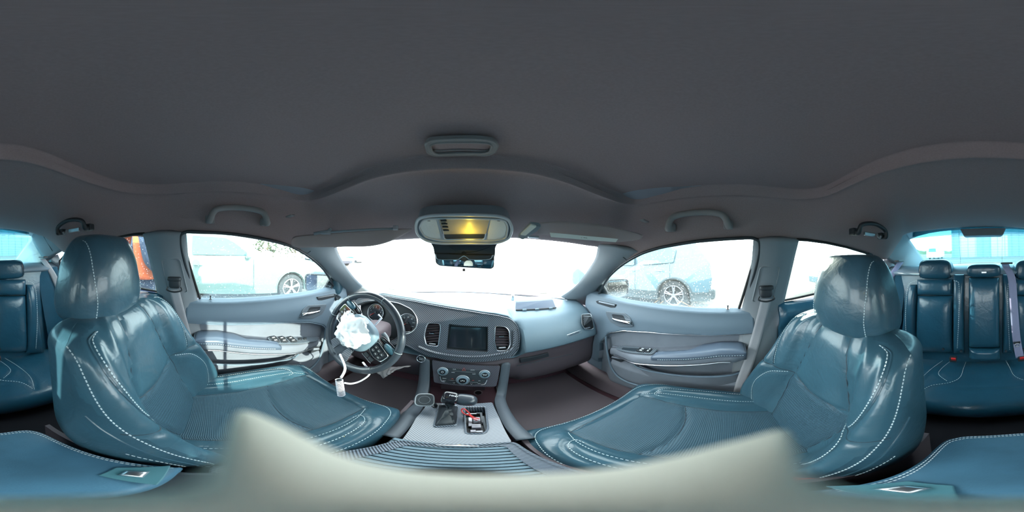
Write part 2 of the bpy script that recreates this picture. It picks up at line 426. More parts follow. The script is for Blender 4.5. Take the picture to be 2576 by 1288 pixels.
def rlow(d, z):
    # plan distance of the opening edge in direction d
    sx = side_x(z) if d.x > 0 else -(2 * XC - side_x(z))
    c = []
    if abs(d.x) > 1e-4: c.append(abs(sx) / abs(d.x))
    if d.y > 1e-4: 
        qa, qb, qc = .40 * d.x * d.x, d.y - .80 * d.x * XC, .40 * XC * XC - .705   # the windshield header bows forward
        c.append((-qb + math.sqrt(qb * qb - 4 * qa * qc)) / (2 * qa) if qa > 1e-6 else -qc / qb)
    if d.y < -1e-4: c.append(1.02 / -d.y)
    return min(c)
NU, NT = 322, 64
def head_fn(px, t):
    lo = sinterp(px, LOW); pl = sinterp(px, PLAT)
    dl = D(px, lo); hd = Vector((dl.x, dl.y, 0)); k = hd.length; hd.normalize()
    z = 0.08
    for _ in range(4): r = rlow(hd, z); z = r * dl.z / k
    dp = D(px, pl); zp = .235; rp = zp * math.hypot(dp.x, dp.y) / dp.z
    rp = min(rp, r * .93)
    if t < .45:
        q = t / .45
        rr = lerp(r, rp + .016, q); zz = z + (zp - .016 - z) * (math.sin(q * PI / 2) ** 1.15)
        rr += .010 * math.exp(-(q / .05) ** 2)               # soft rounded lip at the opening
    elif t < .68:
        q = (t - .45) / .23; rr = rp + .016 - .032 * q; zz = zp - .016 + .030 * ss(.25, .85, q) - .004 * math.exp(-((q - .2) / .15) ** 2)
    else:
        q = (t - .68) / .32; rr = (rp - .016) * (1 - q); zz = zp + .014 + .018 * (1 - (1 - q) ** 2)
    return Vector((hd.x * rr, hd.y * rr, zz))
ceiling = grid('ceiling', lambda u, t: head_fn(u * 2576, t), NU, NT, ['headliner', 'headliner_rim'], closeu=True, solid=.02, offset=-1)
struct(ceiling, 'dark cloth headliner with a raised centre panel over the whole cabin')
for p_ in ceiling.data.polygons:
    pass
roof_cut = MB()
# outer roof skin keeps the sun off the cloth
roof = grid('roof', lambda u, v: Vector((lerp(-.66, .66, u) + XC, lerp(-1.15, .78, v), .30 - .10 * (2 * u - 1) ** 4 - .10 * (2 * v - 1) ** 4 - .0)), 16, 16, 'silver_paint', solid=.01)
struct(roof, 'outer roof panel above the headliner')

# --- floor, firewall, rear bulkhead
floor = box('floor', (XC, -.2, -.93), (1.5, 3.2, .06), 'carpet'); struct(floor, 'dark carpeted cabin floor')
wf = box('wall_front', (XC, 1.32, -.66), (1.5, .05, .56), 'carpet'); struct(wf, 'carpeted bulkhead deep in the footwells')
rear_sheet = mesh('rear_shade_sheet', [(-.70, -1.1, -.893), (.66, -1.1, -.893), (.66, -.12, -.893), (-.70, -.12, -.893)], [(0, 1, 2, 3)], 'carpet_rear_shaded', floor, solid=.008, offset=-1)  # dark sheet added over the carpet to stand for the rear footwell's shade
for sx_ in (-.42, .38): box('floor_mat', (sx_, .62, -.893), (.44, .50, .012), 'dash_lower', floor, bevel=.004)
toe = mesh('toe_board', [(-.74, .85, -.90), (.70, .85, -.90), (.70, 1.3, -.62), (-.74, 1.3, -.62)], [(0, 1, 2, 3)], 'carpet', wf, solid=.02)
wr = empty('wall_rear'); struct(wr)
shelf = mesh('parcel_shelf', [Vector((x * .70 + XC, y, z)) for y, z in ((-1.02, -.125), (-1.10, -.085), (-1.72, -.10)) for x in (-1, 1)], [(0, 1, 3, 2), (2, 3, 5, 4)], 'dash_soft', wr, solid=.02)
box('bulkhead', (XC, -1.28, -.55), (1.5, .04, .8), 'carpet_rear_shaded', wr)
grille = MB()
for i in range(9): grille.box((XC - .02 + i * .012 - .05, -1.30, -.083), (.005, .10, .006))
grille.build('shelf_grille', 'black_plastic', wr, smooth=False)['kind'] = 'stuff'

# --- glass in front and behind
def tri_fill(name, outline, material, parent=None, solid=0.004, centre=None, rings=1):
    n = len(outline); c = sum((Vector(p) for p in outline), Vector()) / n if centre is None else Vector(centre)
    vs = [Vector(p) for p in outline] + [c]; return mesh(name, vs, [(i, (i + 1) % n, n) for i in range(n)], material, parent, solid=solid)
def ws(u, v):
    # windshield: u across, v up
    t = 2 * u - 1
    xb = t * .72; yb = 1.30 - .40 * t * t; zb = -.300 + .05 * t * t
    xt = t * .60; yt = .72 - .14 * t * t; zt = .085 - .03 * t * t
    x, y, z = lerp(xb, xt, v) + XC, lerp(yb, yt, v), lerp(zb, zt, v)
    bow = .03 * math.sin(PI * v)
    return Vector((x, y + bow, z + bow))
windshield = grid('window_1', ws, 24, 12, 'window_clear', solid=.003); struct(windshield, 'windshield washed out by bright daylight')
def rw(u, v):
    t = 2 * u - 1
    xb = t * .60; yb = -1.76 + .10 * t * t; zb = -.085
    xt = t * .56; yt = -1.09 + .03 * t * t; zt = .205 - .02 * t * t
    return Vector((lerp(xb, xt, v) + XC, lerp(yb, yt, v), lerp(zb, zt, v)))
rear_glass = grid('window_2', lambda u, v: rw(u, v * .86), 24, 10, 'window_rear_tint', solid=.003); struct(rear_glass, 'tinted rear window with fine heater lines')
grid('shade_band', lambda u, v: rw(u, .86 + v * .16), 24, 4, 'window_band', rear_glass, solid=.003)
hl = MB()
for i in range(11):
    v = .06 + i * .072; hl.tube([rw(k / 20 * .94 + .03, v) + Vector((0, 0, -.003)) for k in range(21)], .0006, 4)
hl.build('heater_line', 'rubber', rear_glass)['kind'] = 'stuff'
for u0, u1 in ((.33, .38), (.70, .65)):
    tube('antenna_line', [rw(lerp(u0, u1, k / 8), lerp(.02, .95, k / 8)) + Vector((0, 0, -.004)) for k in range(9)], .0011, 'rubber', rear_glass, n=5)
# high brake light housing hanging from the header, seen through the top of the rear glass
brake = thing('brake_light', 'grey high mounted brake light housing at the top of the rear window', 'brake light', (XC, -1.06, .17))
pts = [(-.15, .012), (-.13, -.030), (-.12, -.036), (.12, -.036), (.13, -.030), (.15, .012)]
bb = MB(); bb.prism([Vector((XC + x, -1.12, .165 + z)) for x, z in pts], (0, .07, .004)); bb.build('housing', 'pillar', brake, bevel=.004)
box('lens', (XC, -1.125, .15), (.2, .006, .014), 'red_plastic', brake)

# --- cowl and bonnet outside the windshield (only a whisper shows under the glare)
hood = thing('hood', 'pale car hood beyond the windshield, lost in glare', 'hood', (XC, 1.6, -.34))
grid('hood_panel', lambda u, v: Vector((XC + (2 * u - 1) * .78, lerp(1.34, 2.6, v), -.315 - .03 * v - .10 * v ** 3 - .08 * (2 * u - 1) ** 4)), 16, 10, 'silver_paint', hood, solid=.01)
# ================================================================ BODY SIDES (built for the right, mirrored to the left)
DLO_F = [(1500, 752), (1545, 766), (1600, 771), (1700, 776), (1800, 778), (1854, 778), (1863, 765), (1880, 710), (1895, 655), (1904, 620), (1902, 607), (1890, 602), (1850, 604), (1800, 607), (1720, 615),
         (1660, 627), (1610, 643), (1570, 664), (1535, 693), (1505, 720)]
def build_side(sgn):
    MIRROR[0] = sgn < 0
    side = 'right' if sgn > 0 else 'left'
    wall = empty('wall_' + side); struct(wall)
    P = wall
    # A pillar trim: from the windshield edge to the door glass
    A = [R_(1508, 612, .80), R_(1500, 650, .86), R_(1474, 690, .93), R_(1444, 722, 1.02), R_(1412, 744, 1.12)]
    B = [S_(1612, 630, .02), S_(1568, 660, .02), S_(1536, 690, .02), S_(1505, 722, .02), S_(1478, 766, .02)]
    loft('a_pillar_trim', A, B, 26, 10, 'pillar', P, bulge=.022, solid=.02)
    tube('a_pillar_seam', [a.lerp(b, k / 8) * .985 for k, (a, b) in enumerate([(R_(1540, 626, .79), S_(1576, 654, .0))] * 9)], .0018, 'seam', P, n=6)
    # B pillar trim
    A = [S_(1898, 600, .01), S_(1890, 680, .01), S_(1868, 776, .0), X_(1862, 850, .735), X_(1846, 920, .735), X_(1838, 1000, .735)]
    B = [S_(2004, 600, .01), S_(1985, 680, .01), S_(1964, 775, .0), X_(1952, 850, .735), X_(1944, 920, .735), X_(1940, 1000, .735)]
    loft('b_pillar_trim', A, B, 30, 12, 'pillar', P, bulge=.028, solid=.03)
    # rubber seal along the front door opening, standing proud of the pillar
    tube('door_seal', cr([S_(1500, 752, -.004), S_(1535, 693, -.004), S_(1610, 640, -.006), S_(1720, 612, -.006), S_(1850, 600, -.008), S_(1900, 601, -.010), S_(1911, 622, -.012), S_(1900, 680, -.012), S_(1872, 776, -.006),
         X_(1866, 850, .725), X_(1852, 920, .725), X_(1835, 985, .72)], 60), .0065, 'black_plastic', P)
    # belt height plate on the pillar
    plate = roundpoly([S_(1913, 672, -.030), S_(1962, 672, -.030), S_(1944, 758, -.026), S_(1892, 758, -.026)], .012)
    tube('plate_rim', plate, .0028, 'pillar', P, closed=True)
    # C pillar trim
    A = [S_(2170, 628, .01), S_(2210, 640, .01), S_(2250, 662, .02), Vector((.60, -1.22, -.09)), Vector((.60, -1.62, -.14))]
    B = [Vector((.508, -1.0, .190)), Vector((.53, -1.09, .162)), Vector((.548, -1.24, .105)), Vector((.560, -1.40, .035)), Vector((.575, -1.66, -.075))]
    loft('c_pillar_trim', A, B, 26, 10, 'pillar', P, bulge=.02, solid=.015)
    tube('c_pillar_seam', cr([Vector((.505, -.98, .175)), Vector((.535, -.97, .125)), Vector((.60, -.96, .02))], 14), .002, 'seam', P, n=6)
    # outer body skin: keeps the sun where it belongs
    def skin(u, v): return Vector((.80, lerp(-1.9, 1.35, u), lerp(-.245, -.98, v)))
    grid('body_skin', skin, 10, 6, 'silver_paint', P, solid=.01)
    mesh('rocker', [(.62, -1.1, -.88), (.62, .9, -.88), (.79, .9, -.80), (.79, -1.1, -.80)], [(0, 1, 2, 3)], 'dash_lower', P, solid=.02)
    # roof rail filler above the doors
    mesh('quarter_panel', [(.78, -.97, -.24), (.66, -.97, .0), (.66, -1.9, -.12), (.78, -1.9, -.24)], [(0, 1, 2, 3)], 'silver_paint', P, solid=.01)
    # ------------------------------------------------ front door
    dn = 'door_1' if sgn > 0 else 'door_2'
    door = empty(dn); struct(door); tag(door, 'passenger door panel, grey with an armrest and two window switches' if sgn > 0 else 'driver door panel, sunlit, with a bank of window switches on its armrest')
    W = [S_(*p) for p in DLO_F]
    tri_fill('door_window', [p + Vector((.004, 0, 0)) for p in W], 'window_dusty' if sgn > 0 else 'window_speckled', door, solid=.003)
    tube('window_seal', cr([S_(1500, 754, -.004), S_(1545, 767, -.004), S_(1600, 772, -.004), S_(1700, 777, -.004), S_(1800, 779, -.004), S_(1858, 779, -.004)], 30), .004, 'rubber', door)
    tube('window_channel', cr([S_(1858, 779, 0), S_(1880, 710, 0), S_(1896, 655, 0), S_(1905, 618, 0), S_(1900, 605, 0)], 24), .006, 'rubber', door)
    def zbelt(y): return interp(y, [(-.12, -.223), (.1, -.225), (.5, -.222), (.70, -.215), (.80, -.20)])
    def door_x(y, z):
        b = zbelt(y)
        d = b - z                      # depth below the belt
        x = lerp(.738, .712, ss(0, .02, d))          # rolled top edge
        x = lerp(x, .700, ss(.02, .10, d))
        seam = interp(y, [(-.1, .125), (.15, .135), (.35, .155), (.5, .185), (.60, .235), (.66, .33), (.67, .5)])
        x += .028 * ss(seam - .006, seam + .012, d) * (1 - ss(.62, .72, y) * 0)
        # lower pocket swells inward again
        low = ss(.40, .44, d) * ss(.64, .56, y) 
        x -= .045 * low * ss(-.1, -.04, y)
        x += .05 * ss(.58, .70, d)
        return x
    def dfn(u, v):
        y = lerp(-.125, .80, u); b = zbelt(y); z = b - v * .66
        return Vector((door_x(y, z), y, z))
    # upper roll and lower card are separate pieces meeting at the seam
    me_faces_up, me_faces_lo = [], []
    nu, nv = 120, 110
    vs = [dfn(i / (nu - 1), j / (nv - 1)) for i in range(nu) for j in range(nv)]
    def seam_d(y): return interp(y, [(-.1, .125), (.15, .135), (.35, .155), (.5, .185), (.60, .235), (.66, .33), (.67, .5)])
    fu, fl = [], []
    for f in grid_faces(nu, nv):
        c = sum((vs[i] for i in f), Vector()) / 4; d = zbelt(c.y) - c.z
        frame = d < seam_d(c.y) or c.y > .665 
        (fu if frame else fl).append(f)
    def sub(name, faces, material):
        idx = sorted({i for f in faces for i in f}); mp = {k: n for n, k in enumerate(idx)}
        return mesh(name, [vs[i] for i in idx], [tuple(mp[i] for i in f) for f in faces], material, door, solid=.02, offset=-1)
    sub('upper_panel', fu, 'door_plastic'); sub('door_card', fl, 'door_card')
    seam_pts = [Vector((door_x(y, zbelt(y) - seam_d(y)) - .004, y, zbelt(y) - seam_d(y) + .002)) for y in [(-.115 + k * .0195) for k in range(40)]]
    tube('card_piping', seam_pts, .0028, 'satin' if sgn > 0 else 'door_plastic', door, n=6)
    # armrest: swept along the door
    def at(y): return -.405 - .125 * max(0, y - .02) / .5
    def arm(u, v, lo=0, hi=1):
        y = lerp(-.085, .575, u)
        zt = at(y); xi = .628 + .06 * ss(.36, .56, y) + .02 * ss(-.03, -.085, y)
        prof = [(.735, zt + .004), (.70, zt + .002), (xi + .03, zt), (xi + .008, zt - .006), (xi, zt - .02), (xi + .002, zt - .045), (xi + .02, zt - .068), (.70, zt - .085), (.735, zt - .10)]
        k = v * (len(prof) - 1); i = min(int(k), len(prof) - 2); f = k - i
        p = [Vector((a, y, b)) for a, b in prof]; q = cr(p, 33)[int(round(v * 32))]
        return q
    grid('armrest', arm, 44, 33, 'door_card', door, solid=.004, offset=-1)
    def pad(u, v):
        y = lerp(-.08, .30, u); zt = at(y) + .004; xi = .622
        e = (1 - abs(2 * u - 1) ** 6) ** .5
        back = .735 if u < .45 else lerp(.735, .69, ss(.45, .62, u))
        prof = [(back, zt), (back - .03, zt + .012 * e), (xi + .035, zt + .014 * e), (xi + .012, zt + .010 * e), (xi, zt - .004), (xi + .002, zt - .020), (xi + .006, zt - .026)]
        return cr([Vector((a, y, b)) for a, b in prof], 25)[int(round(v * 24))]
    grid('armrest_pad', pad, 34, 25, 'armrest_vinyl', door, solid=.004, offset=-1)
    st = MB(); stitch_mb(st, [Vector((.621, y, at(y) - .010)) for y in [-.07 + k * .012 for k in range(30)]], (-1, 0, .2)); st.build('armrest_stitching', 'stitch', door, smooth=False)['kind'] = 'stuff'
    tube('armrest_trim', [Vector((.628 + .06 * ss(.36, .56, y) - .003, y, at(y) - .050)) for y in [-.02 + k * .0145 for k in range(40)]], .0042, 'satin', door, n=8)
    # pocket in the lower door
    pk = grid('door_pocket', lambda u, v: Vector((.668 + .03 * (2 * u - 1) ** 4 + .02 * v, lerp(-.07, .40, u), lerp(-.575, -.72, v) - .04 * (u) )), 20, 10, 'door_card', door, solid=.012)
    tube('pocket_edge', cr([Vector((.70, -.08, -.57)), Vector((.666, .0, -.575)), Vector((.666, .25, -.60)), Vector((.69, .41, -.62)), Vector((.73, .46, -.58))], 30), .006, 'door_plastic', door)
    tube('lower_trim', cr([X_(1524, 846, .70), X_(1528, 885, .69), X_(1541, 930, .68), X_(1572, 958, .67), X_(1640, 978, .66), X_(1720, 998, .66)], 40), .007, 'door_plastic', door)
    disc('speaker', (.712, .55, -.60), (-1, 0, 0), .055, .006, 'black_plastic', door, bevel=.002)
    # release handle with its carbon bezel
    hb = [X_(1524, 783, .700), X_(1572, 788, .698), X_(1586, 800, .698), X_(1594, 822, .698), X_(1560, 822, .698), X_(1536, 810, .70), X_(1528, 796, .70)]
    hb = [p + Vector((-.004, 0, 0)) for p in hb]
    prism('handle_bezel', roundpoly(hb, .01), (.02, 0, 0), 'carbon_door', door, bevel=.0015)
    hr = [X_(1538, 790, .692), X_(1566, 793, .692), X_(1578, 816, .692), X_(1546, 808, .692)]
    prism('handle_recess', roundpoly(hr, .01), (.006, 0, 0), 'black_plastic', door)
    a_, b_2, c_, d_3 = X_(1539, 799, .684), X_(1585, 809, .684), X_(1586, 817, .680), X_(1542, 807, .680)
    pillow('door_handle', d_3, c_, b_2, a_, .008, 'chrome', door, p=3, q=.5, nu=14, nv=8, back=.003)
    # sill vent near the mirror
    vp = roundpoly([X_(1502, 757, .716), X_(1508, 755, .716), X_(1553, 765, .716), X_(1550, 773, .716), X_(1540, 773, .716), X_(1506, 763, .716)], .004)
    prism('defrost_vent', [p + Vector((-.012, 0, .0)) for p in vp], (.02, 0, 0), 'black_plastic', door, bevel=.001)
    prism('vent_slat', [X_(1506, 757, .70), X_(1546, 766, .70), X_(1546, 769, .70), X_(1506, 760, .70)], (.004, 0, 0), 'satin', door)
    # lock pin
    lp = S_(1831, 776, -.012)
    lk = MB(); lk.tube([lp + Vector((0, 0, -.004)), lp + Vector((0, 0, .012))], .0028, 10); lk.disc(lp + Vector((0, 0, .012)), (0, 0, 1), .0040, .005, 12); lk.disc(lp + Vector((0, 0, -.004)), (0, 0, 1), .007, .003, 14); lk.build('lock_pin', 'black_plastic', door)
    # switches
    if sgn > 0:
        y0, y1 = .30, .52
        sp = [Vector((.70, y0, at(y0) + .005)), Vector((.645, y0, at(y0) + .003)), Vector((.648, .42, at(.42) + .003)), Vector((.668, y1, at(y1) + .003)), Vector((.70, .54, at(.54) + .004)), Vector((.725, .50, at(.5) + .006))]
        prism('switch_panel', roundpoly(sp, .02), (0, 0, .006), 'carbon_door', door, bevel=.002)
        tray = [Vector((.69, .49, at(.49) + .0115)), Vector((.668, .485, at(.485) + .0105)), Vector((.662, .40, at(.40) + .0105)), Vector((.694, .40, at(.40) + .0115))]
        prism('grab_recess', roundpoly(tray, .008), (0, 0, .0015), 'seam', door)
        for y, n in ((.372, 'window_switch'), (.335, 'lock_switch')):
            w_ = .046 if n == 'window_switch' else .022
            b = MB(); b.box((.674, y, at(y) + .013), (.036, w_ * .9, .010)); sw = b.build(n, 'black_plastic', door, bevel=.002)
            b = MB()
            for q in (-1, 1): b.box((.674 + q * .009, y, at(y) + .0185), (.010, .012 if w_ > .03 else .006, .001))
            b.build('switch_mark', 'print_white', sw)
    else:
        y0, y1 = .26, .54
        sp = [Vector((.715, y0, at(y0) + .005)), Vector((.645, y0, at(y0) + .003)), Vector((.648, .42, at(.42) + .003)), Vector((.668, y1, at(y1) + .003)), Vector((.70, .56, at(.56) + .004)), Vector((.73, .50, at(.5) + .006))]
        prism('switch_panel', roundpoly(sp, .02), (0, 0, .006), 'carbon_door', door, bevel=.002)
        for y, xx in ((.29, .67), (.29, .70), (.335, .67), (.335, .70), (.385, .67), (.385, .70)):
            b = MB(); b.box((xx, y, at(y) + .0135), (.024, .034, .009)); sw = b.build('window_switch', 'black_plastic', door, bevel=.002)
            b = MB(); b.box((xx, y, at(y) + .0185), (.008, .014, .001)); b.build('switch_mark', 'print_white', sw)
        for y in (.435, .465):
            disc('mirror_knob', (.69, y, at(y) + .009), (0, 0, 1), .011, .010, 'black_plastic', door, bevel=.001)
    # ------------------------------------------------ rear door
    dn = 'door_3' if sgn > 0 else 'door_4'
    rd = empty(dn); struct(rd); tag(rd, 'rear door on the passenger side, seen behind the front seat' if sgn > 0 else 'rear door behind the driver, mostly hidden by the seat')
    RW_ = [S_(*p) for p in ((1962, 757), (1990, 752), (2040, 741), (2100, 728), (2160, 716), (2215, 702), (2222, 668), (2205, 650), (2176, 636), (2130, 622), (2080, 611), (2030, 604), (2006, 603), (1998, 612), (1982, 668), (1970, 720))]
    tri_fill('door_window', [p + Vector((.004, 0, 0)) for p in RW_], 'window_speckled', rd, solid=.003)
    tube('window_seal', RW_, .006, 'rubber', rd, closed=True)
    bar = [S_(2184, 628, -.002), S_(2194, 632, -.002), S_(2206, 712, -.002), S_(2194, 714, -.002)]
    prism('quarter_bar', [p + Vector((-.004, 0, 0)) for p in bar], (.014, 0, 0), 'black_plastic', rd, bevel=.002)
    grid('upper_panel', lambda u, v: Vector((.735 - .03 * math.sin(PI * min(1, v * 1.6)), lerp(-.24, -1.05, u), lerp(-.215 + .02 * u, -.42, v))), 20, 12, 'leather_rear', rd, solid=.02)
    grid('door_card', lambda u, v: Vector((.725, lerp(-.24, -1.0, u), lerp(-.42, -.86, v))), 10, 8, 'door_card', rd, solid=.02)
    b = MB(); b.box((.70, -.62, -.46), (.07, .42, .05)); b.build('armrest', 'leather_rear', rd, bevel=.012)
    # ------------------------------------------------ grab handles
    for front in (True, False):
        if front:
            a, c = R_(1686, 572, .585), R_(1832, 566, .560); top = [R_(1700, 545, .575), R_(1760, 535, .568), R_(1815, 540, .558)]
            lab = 'grey front grab handle over the passenger window' if sgn > 0 else 'grey front grab handle over the driver window'
        else:
            a, c = R_(2150, 583, .66), R_(2219, 594, .76); top = [R_(2158, 564, .655), R_(2190, 562, .70), R_(2216, 577, .75)]
            lab = 'dark rear grab handle with a coat hook, right side of the cabin' if sgn > 0 else 'dark rear grab handle with a coat hook, left side of the cabin'
        base = xf(a); gh = thing('grab_handle', lab, 'handle', base, 'grab handles over the doors')
        inw = Vector((-.022, 0, -.006))
        pts = cr([a, a + inw, top[0] + inw, top[1] + inw, top[2] + inw, c + inw, c], 40)
        rr = .011 if front else .009
        tube('grip', pts, lambda t: rr * (1 + .35 * abs(2 * t - 1) ** 3), 'grey_trim' if front else 'black_plastic', gh, n=12)
        for e in (a, c):
            b = MB(); b.box(e + Vector((.004, 0, .0)), (.03, .034, .03)); b.build('mount', 'grey_trim' if front else 'black_plastic', gh, bevel=.006)
        if not front:
            m_ = (a + c) / 2; b = MB(); b.box(m_ + Vector((-.010, .01, -.004)), (.008, .07, .016)); b.build('bezel', 'satin', gh, bevel=.002)
            hk = c.lerp(a, .28); tube('coat_hook', cr([hk + Vector((-.01, 0, .004)), hk + Vector((-.018, .0, -.012)), hk + Vector((-.026, 0, -.016)), hk + Vector((-.03, 0, -.006))], 12), .005, 'pillar', gh)
    # small tag socket on the headliner by the windshield
    sk = R_(1621, 556, .60)
    b = MB(); b.box(sk, (.045, .02, .006)); so_ = b.build('visor_clip' if False else 'headliner_plug', 'grey_trim', None, bevel=.004)
    tag(so_, 'small grey plug on the headliner ' + ('ahead of the passenger grab handle' if sgn > 0 else 'ahead of the driver grab handle'), 'plug')
    # ------------------------------------------------ seat belt on the B pillar
    if sgn > 0: anchors = [(1924, 752), (1902, 850), (1876, 930), (1858, 985)]
    g0 = S_(1927, 742, -.055)
    sb = thing('seat_belt', 'grey front seat belt hanging from the pillar beside the ' + ('passenger' if sgn > 0 else 'driver') + ' seat', 'seat belt', xf(g0 + Vector((0, 0, -.5))), 'front seat belts')
    up = Vector((0.12, 0, 1)).normalized()
    superell('guide_cover', g0 + Vector((.012, -.002, .012)), (.016, .026, .026), 'black_plastic', sb, .5, .5)
    superell('guide_cap', g0 + Vector((.004, -.002, .030)), (.018, .030, .010), 'black_plastic', sb, .5, .5)
    tube('guide_ring', cr([g0 + Vector((-.004, .028, -.004)), g0 + Vector((-.008, .032, -.018)), g0 + Vector((-.010, 0, -.026)), g0 + Vector((-.008, -.032, -.018)), g0 + Vector((-.004, -.028, -.004))], 24), .0035, 'black_plastic', sb)
    cen = [g0 + Vector((-.008, 0, -.016)), X_(1908, 830, .68), X_(1886, 905, .67), X_(1862, 975, .665), X_(1850, 1050, .66)]
    cs = cr(cen, 30)
    grid('webbing', lambda u, v: cs[int(round(u * 29))] + Vector((.004 * u, (v - .5) * .046, .0)), 30, 5, 'belt', sb, solid=.0016)
    # ------------------------------------------------ outside mirror
    mc = R_(1545, 725, 1.13) if sgn > 0 else mir(R_(808, 713, 1.10))
    om = thing('side_mirror', 'passenger side mirror seen through the dusty window' if sgn > 0 else 'driver side mirror seen through the speckled window', 'mirror', xf(mc + Vector((-.06, .05, -.1))), 'outside mirrors')
    Rm = Matrix.Rotation(math.radians(-8 if sgn > 0 else -20), 3, 'Z')
    superell('shell', mc + Vector((0, .045, 0)), (.125, .07, .088), 'leather_side', om, .45, .45, R=Rm)
    g = roundpoly([Vector((-.105, -.012, -.068)), Vector((.10, -.012, -.062)), Vector((.105, -.012, .06)), Vector((-.10, -.012, .068))], .035)
    pr = [Rm @ p + mc + Vector((0, -.02, 0)) for p in g]
    prism('glass', pr, Rm @ Vector((0, .006, 0)), 'mirror', om)
    tube('bezel', pr, .006, 'black_plastic', om, closed=True)
    tube('arm', [mc + Vector((-.06, .03, -.06)), mc + Vector((-.14, .03, -.085)), Vector((.73, mc.y + .04, mc.z - .10))], .022, 'black_plastic', om)
    # triangular sail cover between pillar and glass
    prism('mirror_sail', [S_(1496, 750, .012), S_(1496, 700, .012), S_(1508, 700, .012), S_(1545, 766, .012)], (.012, 0, 0), 'black_plastic', door)
    MIRROR[0] = False
build_side(1); build_side(-1)
# ================================================================ DASHBOARD
DP, DN = Vector((0, .78, -.272)), Vector((0, -.255, .08)).normalized()
def T_(px, py, off=0.0): return PL(px, py, DP + DN * off, DN)
def holed(name, outline, holes, ext, material, parent=None, bevel=0):
    # a plate with openings; walls run back along ext
    bm = bmesh.new(); ext = Vector(ext); edges = []; loops = []
    for lp in [outline] + holes:
        vs = [bm.verts.new(Vector(p)) for p in lp]; loops.append(vs)
        for i in range(len(vs)): edges.append(bm.edges.new((vs[i], vs[(i + 1) % len(vs)])))
    bmesh.ops.triangle_fill(bm, use_beauty=True, use_dissolve=False, edges=edges)
    for vs in loops:
        bk = [bm.verts.new(v.co + ext) for v in vs]
        for i in range(len(vs)):
            j = (i + 1) % len(vs); bm.faces.new((vs[i], vs[j], bk[j], bk[i]))
    bmesh.ops.recalc_face_normals(bm, faces=bm.faces)
    me = bpy.data.meshes.new(name); bm.to_mesh(me); bm.free()
    return link(name, me, material, parent, smooth=False)
dash = thing('dashboard', 'full width dashboard with carbon weave trim, vents and dark centre screen', 'dashboard', (XC, .95, -.6))
TOPZ = sorted((T_(*p, .012).x, T_(*p, .012).z) for p in ((862, 772), (905, 752), (960, 744), (1040, 758), (1100, 770), (1180, 783), (1250, 794), (1284, 802), (1301, 819)))
def dprof(x):
    zt = interp(x, TOPZ)
    k = ss(.215, .262, x)                       # 0 = driver and middle, 1 = passenger side
    lft = ss(-.20, -.42, x)
    t = (x - XC) / .72
    A = [(1.30 - .40 * t * t, -.300), (1.05, -.262), (.86, zt + .016), (.790, zt + .008), (.792, zt - .008), (.86, -.35), (.84, -.43), (.80, -.50), (.715, -.538), (.70, -.60), (.78, -.74), (.98, -.86)]
    B = [(1.30 - .40 * t * t, -.300), (1.05, -.285), (.88, -.297), (.80, -.320), (.755, -.350), (.715, -.395), (.692, -.44), (.684, -.482), (.70, -.502), (.712, -.56), (.75, -.74), (.98, -.86)]
    if t > .65 or t < -.7:
        pass
    return [Vector((x, lerp(a[0], b[0], k), lerp(a[1], b[1], k))) for a, b in zip(A, B)]
NX, NV = 90, 90
ds = [cr(dprof(lerp(-.728, .692, i / (NX - 1))), NV) for i in range(NX)]
dv = [p for c in ds for p in c]
up_f, lo_f = [], []
for f in grid_faces(NX, NV):
    j = f[0] % NV; (up_f if j < NV * 7.8 / 11 else lo_f).append(f)
def subm(name, faces, material, parent):
    idx = sorted({i for f in faces for i in f}); mp = {k: n for n, k in enumerate(idx)}
    return mesh(name, [dv[i] for i in idx], [tuple(mp[i] for i in f) for f in faces], material, parent, solid=.012, offset=1)
subm('dash_pad', up_f, 'dash_soft', dash); subm('lower_panel', lo_f, 'dash_lower', dash)
dash_bvh = BVHTree.FromPolygons(dv, grid_faces(NX, NV))
def hitd(px, py, lift=0.0):
    d = D(px, py); loc, n, i, dist = dash_bvh.ray_cast(Vector((0, 0, 0)), d)
    if loc is None: return d * .95
    return loc - d * lift
# windshield edge line where the pad meets the glass
tube('glass_edge', [Vector((XC + t * .70, 1.27 - .40 * t * t, -.288)) for t in [k / 20 - 1 for k in range(41)]], .003, 'seam', dash, n=6)
# ---- carbon trim with its openings
out = [(862, 772), (905, 752), (960, 744), (1040, 758), (1100, 770), (1180, 783), (1250, 794), (1284, 802), (1301, 819), (1307, 848), (1304, 878), (1290, 896), (1250, 905), (1190, 910), (1130, 905), (1085, 896), (1052, 884), (1020, 866), (990, 866), (900, 880), (855, 860), (845, 810)]
outl = roundpoly([T_(*p, .012) for p in out], .02, 3)
v1 = roundpoly([T_(*p, .012) for p in ((1077, 812), (1107, 814), (1108, 826), (1102, 872), (1072, 868), (1067, 846), (1071, 826))], .012, 4)
v2 = roundpoly([T_(*p, .012) for p in ((1246, 820), (1272, 822), (1281, 832), (1284, 868), (1276, 882), (1249, 883), (1244, 858))], .012, 4)
scr = roundpoly([T_(*p, .012) for p in ((1129, 815), (1228, 822), (1228, 886), (1122, 880))], .005, 3)
clu = roundpoly([T_(*p, .012) for p in ((890, 768), (918, 758), (960, 754), (1005, 763), (1036, 778), (1050, 800), (1049, 824), (1034, 838), (1008, 842), (990, 856), (900, 858), (886, 820))], .02, 3)
trim = holed('carbon_trim', outl, [v1, v2, scr, clu], -DN * .035, 'carbon', dash)
tube('trim_edge', outl, .0035, 'carbon', dash, closed=True, n=6)
